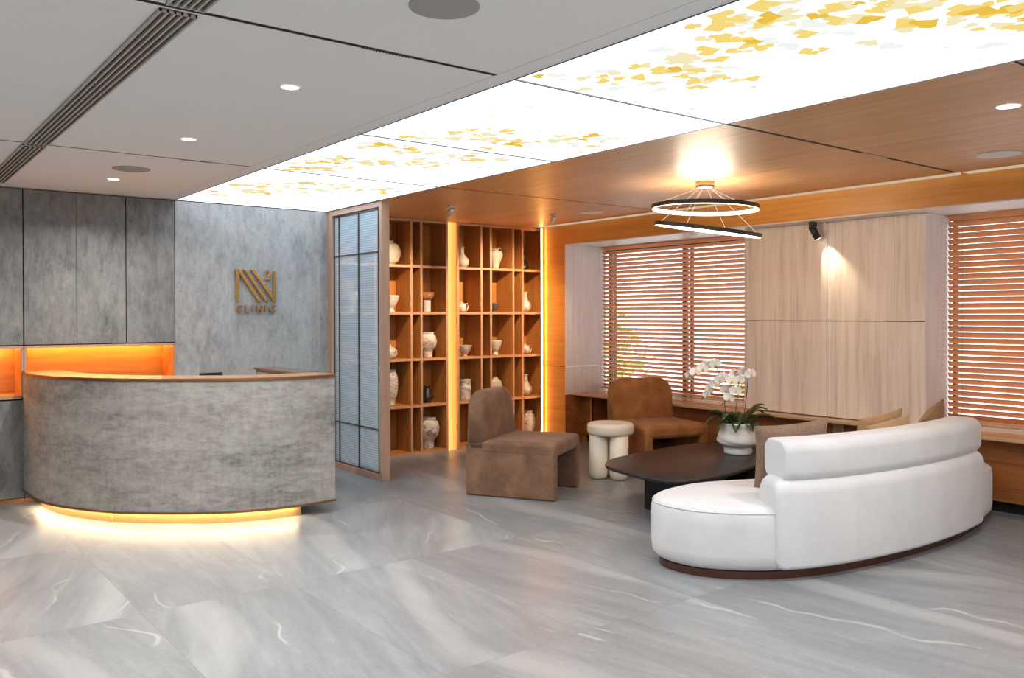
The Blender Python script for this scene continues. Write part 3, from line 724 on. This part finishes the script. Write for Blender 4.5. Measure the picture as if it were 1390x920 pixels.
panel(YR + .05, -.006, [([(2.4, -.3), (2.8, -.8), (3.2, -1.3)], 60, .09, 1)], 'illuminated ceiling panel behind the viewpoint', 8, 1)

q = MB()
for y in (-.003, 2.968, 4.397, 5.827): q.box(2.3225, 3.771, y - .0055, y + .0055, CZ - .006, CZ + .02)
q.box(2.3185, 2.3225, YR, 7.895, CZ - .004, CZ + .02); q.box(3.771, 3.7745, YR, 7.895, CZ - .004, CZ + .02)
struct('trim_7', q, flat('grey_light_box_frame', (.16, .17, .19), .5))
# ------------------------------------------------------------------ ceiling fixtures
def area(loc, size, power, col, spread=PI, rot=(0, 0, 0), shape='DISK', name='lamp', parent=None):
    l = bpy.data.lights.new(name, 'AREA'); l.shape = shape; l.size = size; l.energy = power; l.color = col; l.spread = spread
    o = bpy.data.objects.new(name, l); COL.objects.link(o)
    if parent is not None: o.parent = parent; o.location = Vector(loc) - parent.location
    else: o.location = loc
    o.rotation_euler = rot; return o
def downlight(x, y, r, label, power, group='round recessed downlights'):
    o = thing('downlight', label, 'downlight', (x, y, CZ), group=group)
    q = MB(); q.lathe([(r + .006, -.001), (r + .005, -.004), (r, -.004), (r - .002, -.0015)], 32, (x, y, CZ), cap0=False); link('trim_ring', q, flat('white_trim_%d%d' % (x * 100, y * 100), (.75, .72, .68), .5), o)
    q = MB(); q.lathe([(r - .001, -.0015), (.001, -.0015)], 32, (x, y, CZ), cap0=False); link('lens', q, M['down_lens'], o)
    area((x, y, CZ - .012), r * 1.8, power, (1, .95, .88), math.radians(150), parent=o)
DP = 18
downlight(1.59, 3.69, .042, 'round downlight in the white ceiling, brightest and largest of the row of three', DP)
downlight(1.586, 5.14, .042, 'round downlight in the white ceiling, middle one of the row of three', DP)
downlight(1.594, 6.98, .042, 'round downlight in the white ceiling close to the grey cabinets', DP)
downlight(4.578, 1.862, .055, 'round downlight in the wood ceiling above the white sofa', 13)
for x, y in ((1.59, .6), (1.59, -2), (-1.2, 3.7), (-1.2, 5.9), (-1.2, .6), (-1.2, -2), (4.58, -.6), (4.58, -2.6)):
    downlight(x, y, .045, 'round recessed downlight added as fill outside the pictured area', 22, 'added fill downlights outside the pictured area')  # unseen lamps added as fill to brighten the room
def speaker(x, y, r, m, label):
    o = thing('ceiling_speaker', label, 'speaker', (x, y, CZ))
    q = MB(); q.lathe([(r, 0), (r, -.004), (r - .004, -.006), (.001, -.006)], 48, (x, y, CZ - .0002), cap0=True); link('grille_disc', q, m, o)
speaker(1.584, 2.41, .119, M['speaker_grey'], 'large round grey ceiling speaker at the top edge near the wide joint')
speaker(1.582, 6.416, .125, M['speaker_grey'], 'round grey ceiling speaker between downlights near the cabinets')
speaker(5.898, 2.456, .135, M['speaker_cream'], 'round cream ceiling speaker in the wood ceiling above the larger louvred window')
speaker(5.942, 6.349, .118, M['speaker_cream'], 'round cream ceiling speaker in the wood ceiling near the shelves')
def vent(y0, y1, label):
    x0, x1 = .832, .958
    o = thing('linear_vent', label, 'air vent', ((x0 + x1) / 2, (y0 + y1) / 2, CZ), group='long linear air vents in the white ceiling')
    boxobj('vent_back', (x0, x1, y0, y1, CZ - .003, CZ - .0005), M['grille_dark'], o)
    q = MB()
    for i in range(6):
        a = x0 + (x1 - x0 - .008) * i / 5
        q.box(a, a + .008, y0, y1, CZ - .014, CZ - .003)
    q.box(x0, x1, y0, y0 + .006, CZ - .012, CZ - .003); q.box(x0, x1, y1 - .006, y1, CZ - .012, CZ - .003)
    link('vent_blades', q, M['grille'], o)
vent(3.0, 5.79, 'long five slot linear air vent between the two dark ceiling joints')
vent(5.86, 7.62, 'five slot linear air vent running towards the grey cabinets')
vent(.5, 2.93, 'linear air vent cut off by the top edge of the picture')

# spot fittings
def cyl(p0, p1, r, n=20):
    q = MB(); q.tube([p0, p1], r, n); q.sm = [len(f) == 4 for f in q.f]; return q
def spot(x, y, z, aim, m, label, r=.026, l=.10, power=0, col=(1, .75, .45), cone=70):
    o = thing('spotlight', label, 'spotlight', (x, y, z))
    d = (Vector(aim) - Vector((x, y, z - .05))).normalized()
    boxobj('mount', (x - .035, x + .035, y - .02, y + .02, z - .012 if m is not M['black'] else z - .045, z), m, o, .002)
    zz = z - .012 if m is not M['black'] else z - .045
    c = Vector((x, y, zz - .02)); e = d.cross(Vector((0, 0, 1))).normalized()
    link('bracket', cyl((x, y, zz), tuple(c), .008, 10), m, o)
    p0 = c - d * l * .25; p1 = c + d * l * .75
    b = link('lamp_head', cyl(tuple(p0), tuple(p1), r), m, o)
    link('lens', cyl(tuple(p1 - d * .003), tuple(p1 + d * .001), r * .8), M['down_lens'], b)
    if power:
        li = bpy.data.lights.new('spot_beam', 'SPOT'); li.energy = power; li.color = col; li.spot_size = math.radians(cone); li.spot_blend = .8; li.shadow_soft_size = .02
        lo = bpy.data.objects.new('spot_beam', li); COL.objects.link(lo); lo.parent = o
        lo.location = p1 + d * .01 - o.location; lo.rotation_euler = d.to_track_quat('-Z', 'Y').to_euler()
spot(4.549, 6.804, CZ, (4.3, 7.92, 1.5), M['silver'], 'small silver ceiling spotlight in front of the first shelf unit', .024, .085, 115, (1, .72, .45), 80)
spot(5.778, 6.741, CZ, (5.9, 7.92, 1.5), M['silver'], 'small silver ceiling spotlight in front of the second shelf unit', .024, .085, 135, (1, .72, .45), 80)
spot(6.69, 4.32, 2.308, (6.80, 4.19, 1.93), M['black'], 'black cylinder spotlight under the beam shining on the veneer panels', .030, .125, 16, (1, .80, .55), 60)

# ring chandelier
cx, cy_, = 5.30, 4.37
ch = thing('ring_chandelier', 'two ring pendant light with glowing warm bands hanging on cables above the coffee table', 'pendant lamp', (cx, cy_, CZ))
q = MB(); q.lathe([(.072, 0), (.072, -.048), (.066, -.052), (.001, -.052)], 36, (cx, cy_, CZ - .0005)); q.sm = [len(f) == 4 for f in q.f]
cn = link('canopy', q, M['chrome'], ch)
def ring(R, c, tilt_mat, name):
    q = MB(); N = 72; rr = []
    q2 = MB(); r2 = []
    for i in range(N + 1):
        a = 2 * PI * i / N; u = Vector((math.cos(a), math.sin(a), 0)); w_ = Vector((0, 0, 1))
        def P_(r, h): return tuple(tilt_mat @ (u * r + w_ * h) + Vector(c))
        rr.append([P_(R, -.014), P_(R, .010), P_(R - .010, .010), P_(R - .010, .016), P_(R + .012, .016), P_(R + .012, -.014)])
        r2.append([P_(R - .0005, .0095), P_(R - .008, .0095), P_(R - .011, 0), P_(R - .008, -.012), P_(R + .004, -.018), P_(R - .0005, -.0145)])
    q.rings(rr, False, False, smooth=False); q2.rings(r2, False, False, smooth=True)
    o = link(name, q, flat(name + '_bronze', (.06, .045, .035), .4, .3), ch); link('diffuser', q2, M['ring_led'], o)
view = Vector((cx, cy_, 0)).normalized(); side = Vector((view.y, -view.x, 0))
def tilt(roll_, pit):
    return Matrix.Rotation(roll_, 3, view) @ Matrix.Rotation(pit, 3, side)
c1 = Vector((cx, cy_, 2.335)); T1 = tilt(math.radians(1.8), 0)
c2 = Vector((cx, cy_, 2.165)) + side * .02; T2 = tilt(math.radians(8.5), math.radians(4.0))
ring(.403, c1, T1, 'upper_ring'); ring(.403, c2, T2, 'lower_ring')
for c, T_, angs in ((c1, T1, (10, 100, 190, 280)), (c2, T2, (55, 150, 235, 325))):
    for a in angs:
        a = math.radians(a) - yaw; u = Vector((math.cos(a), math.sin(a), 0)); e = T_ @ (u * .396) + c
        q = MB(); q.tube([tuple(Vector((cx, cy_, CZ - .05)) + u * .05), tuple(e + Vector((0, 0, .014)))], .0022, 6); link('cable', q, M['cable'], ch)
l = bpy.data.lights.new('ring_glow', 'POINT'); l.energy = 22; l.color = (1, .84, .64); l.shadow_soft_size = .22
lo = bpy.data.objects.new('ring_glow', l); COL.objects.link(lo); lo.parent = ch; lo.location = (0, 0, -.24)

# ------------------------------------------------------------------ sofa
sf = thing('curved_sofa', 'large curved off-white sofa with bolster back seen from behind on a dark plinth', 'sofa', (5.25, 3.1, 0))
so = [(3.765, 3.40), (3.82, 3.16), (4.04, 2.92), (4.38, 2.76), (4.85, 2.665), (5.35, 2.625), (5.85, 2.64), (6.28, 2.70), (6.56, 2.77), (6.71, 2.90), (6.755, 3.10), (6.71, 3.32), (6.52, 3.52), (6.22, 3.56), (5.8, 3.46), (5.35, 3.41), (4.95, 3.47), (4.65, 3.60), (4.35, 3.70), (4.02, 3.68), (3.83, 3.57)]
sc_ = resample(catmull(so, 8, True) + [so[0]], 121)[:-1]      # counter-clockwise, interior to the left
def layer(d, z): return [(p[0], p[1], z) for p in offset(sc_, d, True)]
q = MB(); q.rings([layer(.05, 0), layer(.045, .045)], smooth=False); link('plinth', q, flat('dark_red_brown_plinth', (.07, .022, .014), .35), sf)
q = MB(); q.rings([layer(.06, .046), layer(.03, .06), layer(.006, .09), layer(0, .14), layer(0, .30), layer(.002, .355), layer(.010, .378), layer(.012, .381)], cap1=False); link('seat_base', q, M['sofa'], sf)
q = MB(); q.rings([layer(.012, .379), layer(.014, .385), layer(.024, .398), layer(.05, .408), layer(.10, .414), layer(.2, .417)], cap0=False); st = link('seat_cushion', q, M['sofa'], sf)
q = MB(); pp = layer(.009, .381); q.tube(pp + [pp[0]], .004, 6, caps=False); link('piping', q, M['sofa'], st)
# back wall of the sofa follows the outer edge
i0 = min(range(120), key=lambda i: math.dist(sc_[i], (4.085, 2.885))); i1 = min(range(120), key=lambda i: math.dist(sc_[i], (6.20, 2.69)))
ob = resample(sc_[i0:i1 + 1], 70)
def sweep(path, prof, z_fn=None, endr=.06, steps=6):
    """prof: [(inward, z)] closed; ends rounded by shrinking about the centroid"""
    ccx = sum(a for a, b in prof) / len(prof); ccz = sum(b for a, b in prof) / len(prof)
    L = [0]
    for a, b in zip(path, path[1:]): L.append(L[-1] + math.dist(a, b))
    samples = []
    for k in range(steps): u = k / steps; samples.append((endr * (1 - math.cos(u * PI / 2)), 1 - endr * (1 - math.sin(u * PI / 2)) / .12 * .5))
    ds = [(d, s) for d, s in samples]
    mid = [(endr + (L[-1] - 2 * endr) * k / 40, 1) for k in range(41)]
    ds = ds + mid + [(L[-1] - d, s) for d, s in reversed(samples)]
    R = []
    for d, s in ds:
        k = 0
        while k < len(L) - 2 and L[k + 1] < d: k += 1
        u = (d - L[k]) / (L[k + 1] - L[k]); a, b = path[k], path[k + 1]
        x, y = a[0] + (b[0] - a[0]) * u, a[1] + (b[1] - a[1]) * u
        k2 = max(k - 1, 0); k3 = min(k + 2, len(path) - 1)
        tx, ty = path[k3][0] - path[k2][0], path[k3][1] - path[k2][1]; l = math.hypot(tx, ty)
        nx, ny = -ty / l, tx / l
        ring_ = []
        for w_, z in prof:
            w2 = ccx + (w_ - ccx) * s; z2 = ccz + (z - ccz) * s
            ring_.append((x + nx * w2, y + ny * w2, z2))
        R.append(ring_)
    q = MB(); q.rings(R); return q
def rrect(w0, w1, z0, z1, r, n=6, rb=None):
    out = []
    for (cx_, cz_, a0, rr) in ((w1 - r, z1 - r, 0, r), (w0 + r, z1 - r, 90, r), (w0 + (rb or r), z0 + (rb or r), 180, rb or r), (w1 - (rb or r), z0 + (rb or r), 270, rb or r)):
        for k in range(n + 1):
            a = math.radians(a0 + 90 * k / n); out.append((cx_ + rr * math.cos(a), cz_ + rr * math.sin(a)))
    return out
prof = rrect(-.022, .23, .062, .575, .085, 7, .03)
prof = [(w + (0.012 * math.sin(PI * min(max((z - .06) / .5, 0), 1)) * -1 if w < .1 else 0), z) for w, z in prof]
link('back_body', sweep(ob, prof, endr=.05), M['sofa'], sf)
bp = resample(sc_[i0 + 1:i1 + 1], 70)
a_ = [p for p in bp]
bolp = resample([p for p in bp], 70)
bolster = sweep(resample(bolp[0:], 60), rrect(-.005, .245, .548, .785, .068, 8), endr=.03)
bo = link('bolster', bolster, M['sofa'], sf)

# cushions
def pillow(label, m, loc, rot, s=.46, th=.13):
    q = MB(); N = 22
    def sheet(sg_):
        vs = []
        for i in range(N + 1):
            for j in range(N + 1):
                u = -1 + 2 * i / N; v = -1 + 2 * j / N
                k = .07
                x = u * (1 - k * (1 - v * v)) ; y = v * (1 - k * (1 - u * u))
                h = ((1 - u ** 2) * (1 - v ** 2)) ** .42 * th / 2 * (1 + .05 * math.sin(5 * u + 3 * v))
                vs.append((x * s / 2, y * s / 2, sg_ * (h + .002)))
        return vs
    top = sheet(1); bot = sheet(-1); n1 = N + 1
    fs = [(i * n1 + j, (i + 1) * n1 + j, (i + 1) * n1 + j + 1, i * n1 + j + 1) for i in range(N) for j in range(N)]
    b0 = len(top)
    fb = [tuple(b0 + k for k in reversed(f)) for f in fs]
    edge = [(i, 0) for i in range(N)] + [(N, j) for j in range(N)] + [(N - i, N) for i in range(N)] + [(0, N - j) for j in range(N)]
    ids = [a * n1 + b for a, b in edge]
    fe = [(ids[k], ids[(k + 1) % len(ids)], b0 + ids[(k + 1) % len(ids)], b0 + ids[k]) for k in range(len(ids))]
    q.add(top + bot, fs + fb + fe, 0, True)
    o = link('cushion', q, m, local=True, subsurf=1); o.location = loc; o.rotation_euler = rot
    return tag(o, label, 'cushion', 'scatter cushions on the sofa')
def lean(loc, facing, tip, rollz, **kw):
    """cushion standing on an edge; facing = direction (deg) its face points, tip = lean back"""
    m = Matrix.Rotation(math.radians(facing), 3, 'Z') @ Matrix.Rotation(math.radians(90 - tip), 3, 'Y') @ Matrix.Rotation(math.radians(rollz), 3, 'Z')
    return m.to_euler()
pillow('taupe satin cushion leaning at the near open end of the sofa back', M['pillow_taupe'], (4.655, 3.165, .60), lean(0, 62, 14, -5), .49, .14)
pillow('light tan satin cushion in front of a brown one, mid sofa', M['pillow_tan'], (5.55, 3.06, .575), lean(0, 84, 18, -7), .46, .15)
pillow('darker tan cushion mostly hidden behind the light tan one', M['pillow_tan'], (5.74, 3.20, .59), lean(0, 82, 14, -7), .46, .12)
pillow('brown satin cushion with raised corner beside the far window', M['pillow_brown'], (6.20, 3.08, .592), lean(0, 104, 16, -14), .50, .15)

# ------------------------------------------------------------------ lounge chairs
def make_chair(name, label, m, loc, rz):
    o = thing(name, label, 'armchair', loc, rz)
    W, D = .69, .79
    for s in (-1, 1):
        q = MB(); y0, y1 = sorted((s * W / 2, s * (W / 2 - .085))); q.box(-D / 2, D / 2, y0, y1, 0, .435)
        link('side_panel', q, m, o, .022, 4, local=True)
    q = MB(); q.box(-D / 2, -D / 2 + .09, -W / 2 + .08, W / 2 - .08, 0, .435); link('rear_panel', q, m, o, .01, 2, local=True)
    q = MB(); q.box(-D / 2 + .13, D / 2 + .004, -W / 2 - .003, W / 2 + .003, .345, .468)
    # gentle crown
    link('seat', q, m, o, .042, 6, local=True)
    # backrest: arched slab, rounded, leaning
    def arch(ins, zb=.40):
        w = W / 2 + .002 - ins; zt = .865 - ins; r = .17
        pts = [(-w, zb + ins)]
        for k in range(9):
            a = PI - PI / 2 * k / 8; pts.append((-w + r + r * math.cos(a), zt - r * .8 + r * .8 * math.sin(a)))
        for k in range(9):
            a = PI / 2 - PI / 2 * k / 8; pts.append((w - r + r * math.cos(a), zt - r * .8 + r * .8 * math.sin(a)))
        pts.append((w, zb + ins)); return pts
    R = []
    x0, x1 = -D / 2, -D / 2 + .215
    for x, ins in ((x0, .075), (x0 + .006, .045), (x0 + .022, .018), (x0 + .05, .003), (x0 + .08, 0), (x1 - .07, 0), (x1 - .035, .008), (x1 - .012, .03), (x1, .062)):
        rr = []
        for y, z in arch(ins):
            k = (z - .42) / .45; fx = (x - x0) / (x1 - x0)
            xx = x + (-.055 * fx + .012 * (1 - fx)) * max(k, 0)
            rr.append((xx, y, z))
        R.append(rr)
    q = MB(); q.rings(R); link('backrest', q, m, o, local=True)
    # seams
    q = MB()
    for s in (-1, 1): q.tube([(-D / 2 - .001, s * (W / 2 + .001), .425), (-D / 2 + .21, s * (W / 2 + .001), .44)], .003, 6)
    link('seam', q, m, o, local=True)
    return o
make_chair('lounge_chair', 'taupe brown velvet armless lounge chair seen from the side in front of the shelves', M['velvet'], (4.553, 5.713, 0), math.radians(-59.3))
make_chair('lounge_chair', 'brown velvet armless lounge chair with a rust backlight tint, facing the coffee table under the window', M['velvet_backlit'], (6.22, 5.74, 0), math.radians(254))

# ------------------------------------------------------------------ stool table
stl = thing('side_table', 'ivory round side table on three thick pillar legs between the two brown chairs', 'side table', (5.55, 5.68, 0))
q = MB(); c = (5.55, 5.68, 0)
q.lathe([(.12, .398), (.19, .400), (.206, .408), (.214, .425), (.215, .45), (.215, .475), (.211, .492), (.20, .502), (.18, .507), (.001, .508)], 64, c, cap0=True); link('table_top', q, M['ivory'], stl)
dv = Vector((.69, .724, 0)); sd = Vector((.724, -.69, 0))
for a, b in ((-.108, -.05), (.075, -.105), (.03, .12)):
    p = Vector(c) + sd * a + dv * b
    q = MB(); q.lathe([(.055, 0), (.072, .006), (.083, .03), (.085, .06), (.085, .397)], 32, tuple(p), cap1=True); link('leg', q, M['ivory'], stl)

# ------------------------------------------------------------------ coffee table
ct = thing('coffee_table', 'low charcoal stained oak coffee table with rounded corners holding the orchid', 'coffee table', (5.3, 4.35, 0))
tc = [(4.50, 4.66), (4.72, 4.83), (5.1, 4.91), (5.55, 4.965), (5.95, 4.945), (6.15, 4.82), (6.19, 4.55), (6.10, 4.27), (5.85, 4.10), (5.35, 3.955), (4.95, 3.862), (4.62, 3.845), (4.44, 3.93), (4.395, 4.12), (4.42, 4.40)]
tc = resample(catmull(tc, 8, True) + [tc[0]], 97)[:-1]
tc = tc[::-1]      # counter-clockwise
def tl(d, z): return [(p[0], p[1], z) for p in offset(tc, d, True)]
q = MB(); q.rings([tl(.055, .335), tl(.02, .338), tl(.004, .346), tl(0, .355), tl(.003, .365), tl(.012, .37)], smooth=True); link('table_top', q, M['charcoal'], ct)
def leg(cx_, cy_2, rz, w, d):
    q = MB(); c_, s_ = math.cos(rz), math.sin(rz); poly = []
    for a in range(40):
        t_ = 2 * PI * a / 40; u = math.copysign(abs(math.cos(t_)) ** .45, math.cos(t_)) * w / 2; v_ = math.copysign(abs(math.sin(t_)) ** .45, math.sin(t_)) * d / 2
        poly.append((cx_ + u * c_ - v_ * s_, cy_2 + u * s_ + v_ * c_))
    q.prism(poly, 0, .336); link('leg', q, M['charcoal'], ct)
leg(5.02, 4.34, math.radians(15), .24, .62); leg(5.80, 4.52, math.radians(15), .22, .5)

# ------------------------------------------------------------------ orchid
R_ = math.atan2(rt.y, rt.x)
orc = thing('potted_orchid', 'white orchid with arching stems in a rough white pot on the coffee table', 'potted plant', (5.715, 4.375, .3702), R_)
q = MB(); prof_ = [(.105, 0), (.112, .01), (.112, .045), (.118, .06), (.155, .085), (.168, .11), (.163, .14), (.150, .17), (.141, .20), (.146, .235), (.151, .25), (.140, .252), (.128, .235), (.128, .215), (.02, .212)]
q.lathe(resample(catmull(prof_, 4), 60), 48, wob=.014, cap1=True); pt_ = link('pot', q, M['pot'], orc, local=True)
q = MB(); q.lathe([(.114, .222), (.06, .232), (.002, .236)], 24); link('moss', q, M['soil'], orc, local=True)
def blade(base, ang, length, width, rise, droop):
    q = MB(); n = 12; R = []
    for i in range(n + 1):
        u = i / n; r = length * u; z = rise * math.sin(u * PI * .62) - droop * u ** 3
        w_ = width * 1.45 * math.sin(PI * min(max(u * .93 + .06, 0), 1)) ** .7 * .5
        cxx, cyy = base[0] + r * math.cos(ang), base[1] + r * math.sin(ang)
        nx, ny = -math.sin(ang), math.cos(ang)
        R.append([(cxx - nx * w_, cyy - ny * w_, base[2] + z + w_ * .35), (cxx, cyy, base[2] + z), (cxx + nx * w_, cyy + ny * w_, base[2] + z + w_ * .35), (cxx, cyy, base[2] + z - .003)])
    q.rings(R); link('leaf', q, M['leaf'], orc, local=True)
for a, L_, w_, ri, dr in ((185, .27, .06, .10, .10), (170, .22, .065, .12, .02), (205, .20, .06, .05, .08), (150, .20, .06, .10, .03), (10, .24, .06, .15, .02), (-15, .33, .055, .12, .10), (30, .28, .06, .13, .05), (-40, .20, .065, .05, .08), (250, .17, .07, .06, .09), (290, .18, .07, .05, .07), (-5, .20, .06, .16, -.02), (110, .2, .06, .1, .04), (60, .2, .06, .1, .04), (225, .22, .05, .12, .05)):
    a = math.radians(a); blade((.02 * math.cos(a), .02 * math.sin(a), .225), a, L_, w_, ri, dr)
def petal(q, c, u, v, n, ang, L_, W_, mi=0, cup=.2):
    c = Vector(c); d = u * math.cos(ang) + v * math.sin(ang); s_ = u * -math.sin(ang) + v * math.cos(ang)
    rows = []
    for i in range(5):
        t_ = i / 4; w_ = W_ * math.sin(PI * (t_ * .82 + .12)) ** .8 / 2; z_ = n * (L_ * cup * (t_ ** 2 - .15))
        p = c + d * (L_ * t_) + z_
        rows.append([tuple(p - s_ * w_ - n * w_ * .15), tuple(p), tuple(p + s_ * w_ - n * w_ * .15)])
    vs = [x for r in rows for x in r]; fs = []
    for i in range(4):
        for j in range(2): fs.append((i * 3 + j, i * 3 + j + 1, (i + 1) * 3 + j + 1, (i + 1) * 3 + j))
    q.add(vs, fs, mi, True)
def flower(x, z, y, s, az):
    """flower at local (x right, y away, z up) facing the viewer turned by az"""
    n = Vector((math.sin(az), -math.cos(az), .12 + random.uniform(-.2, .2))).normalized(); u = n.cross(Vector((0, 0, 1))).normalized() * -1; v = u.cross(n).normalized() * -1
    if v.z < 0: v = -v
    q = MB(); c = (x, y, z); rr = random.uniform(-.25, .25)
    for a, L_, W_ in ((90, 1, .8), (210, 1, .75), (330, 1, .75)): petal(q, c, u, v, -n, math.radians(a) + rr, .042 * s * L_, .042 * s * W_)
    cc = tuple(Vector(c) + n * .003)
    for a in (8, 172): petal(q, cc, u, v, -n, math.radians(a) + rr, .050 * s, .066 * s)
    f_ = link('flower', q, M['petal'], orc, local=True, fix=False)
    q = MB(); cc = Vector(c) + n * .006
    for a in (250, 290, 270): petal(q, tuple(cc), u, v, n, math.radians(a) + rr, .017 * s, .012 * s, cup=.6)
    link('flower_lip', q, M['lip'], f_, local=True, fix=False)
zo = -.37
FL = [(-.191, 1.102), (-.253, 1.087), (-.300, 1.066), (-.351, 1.035), (-.398, 1.004), (.073, 1.024), (.033, 1.037), (.001, .965), (-.046, .89), (-.087, .828), (-.124, .993), (-.165, .972), (-.191, .940), (-.227, .89), (-.269, .859), (-.108, .885), (-.02, 1.014), (-.068, .97)]
for i, (x, z) in enumerate(FL):
    y = -.02 + .05 * math.sin(i * 2.1) - (.04 if i in (5, 7, 8, 9, 10) else 0)
    flower(x, z + zo, y, 1.0 if i not in (14, 4) else .85, random.uniform(-.5, .5) + (.35 if x < -.2 else 0))
def st_(pts, r=.0032):
    q = MB(); q.tube(catmull([(a, b, c + zo) for a, b, c in pts], 6), r, 7); link('flower_stem', q, M['stem'], orc, local=True)
st_([(.04, .0, .60), (.065, .0, .80), (.080, .0, .96), (.07, .0, 1.03), (.0, .01, 1.04), (-.06, .02, 1.0), (-.13, .03, .97), (-.20, .03, .91), (-.27, .02, .85), (-.29, .02, .80)])
st_([(-.03, .01, .60), (-.012, .02, .72), (.011, .02, .936), (.0, .03, 1.0), (-.03, .0, .93), (-.07, .0, .86), (-.10, -.01, .80), (-.14, -.01, .76)])
st_([(-.06, .0, .60), (-.098, .02, .72), (-.10, .03, .86), (-.13, .03, 1.0), (-.165, .03, 1.06), (-.20, .03, 1.11), (-.27, .03, 1.10), (-.34, .03, 1.05), (-.40, .03, 1.0)])

# ------------------------------------------------------------------ outside
q = MB(); q.box(7.6, 60, -40, 60, -3.1, -3.0); struct('ground_outside', q, M['ground'])
bl = thing('outside_building', 'pale building with rows of windows seen through the blind slats', 'building', (26, 25, -3))
q = MB(); q.box(26, 30, -5, 60, -3, 16); link('facade_wall', q, M['facade'], bl)
for fl in range(5):
    q = MB()
    for k in range(16):
        y = 3 + k * 3.2; z = -.4 + fl * 2.9
        q.box(25.95, 26.0, y, y + 1.4, z, z + 1.3)
    link('window_row', q, M['facade_glass'], bl)
def bush(x, y, z, r, label):
    q = MB(); rnd = random.Random(int(x * 100 + y * 10))
    for i in range(900):
        a, b = rnd.uniform(0, 2 * PI), rnd.uniform(-1, 1); rr = r * rnd.uniform(.6, 1.05)
        s_ = math.sqrt(1 - b * b); c_ = Vector((x + rr * s_ * math.cos(a), y + rr * s_ * math.sin(a), z + rr * b * 1.0))
        d1_ = Vector((rnd.gauss(0, 1), rnd.gauss(0, 1), rnd.gauss(0, 1))).normalized(); d2_ = d1_.cross(Vector((rnd.gauss(0, 1), rnd.gauss(0, 1), rnd.gauss(0, 1)))).normalized()
        l_ = .17; q.add([tuple(c_ - d1_ * l_), tuple(c_ + d2_ * l_ * .5), tuple(c_ + d1_ * l_), tuple(c_ - d2_ * l_ * .5)], [(0, 1, 2, 3)])
    o = thing('garden_tree', label, 'tree', (x, y, -3))
    link('crown', q, M['hedge'], o)
    q = MB(); q.tube([(x, y, -3), (x + .1, y, z)], [.16, .08], 8); link('trunk', q, M['stem'], o)
bush(14.5, 16.2, -.3, 2.1, 'bright green tree outside seen through the lower slats behind the rust tinted chair')
bush(17.5, 12.0, -1.0, 1.5, 'smaller bright green tree outside behind the window nearer the orchid')

# ------------------------------------------------------------------ light and view
w = bpy.data.worlds.new('sky'); scene.world = w; w.use_nodes = True
nt = w.node_tree; nt.nodes.clear(); bg = nt.nodes.new('ShaderNodeBackground'); ou = nt.nodes.new('ShaderNodeOutputWorld')
bg.inputs[0].default_value = (.90, .95, 1, 1); bg.inputs[1].default_value = 3.4
nt.links.new(bg.outputs[0], ou.inputs[0])
# broad glowing fill panel added out of view to brighten the room
lf = thing('added_ceiling_fill', 'wide fill light added behind the viewpoint', 'ceiling light', (0, -1.6, CZ))
boxobj('diffuser', (-2.6, 1.2, -3.2, -.6, CZ - .01, CZ - .001), emis('soft_white_fill_glow', (.97, .98, 1), 3.2), lf)
scene.view_settings.view_transform = 'Standard'
scene.view_settings.look = 'None'
scene.view_settings.exposure = .62
c = scene.cycles
c.use_denoising = True
c.max_bounces = 8; c.diffuse_bounces = 4; c.glossy_bounces = 3; c.transparent_max_bounces = 12; c.transmission_bounces = 4
c.sample_clamp_indirect = 4; c.caustics_reflective = False; c.caustics_refractive = False
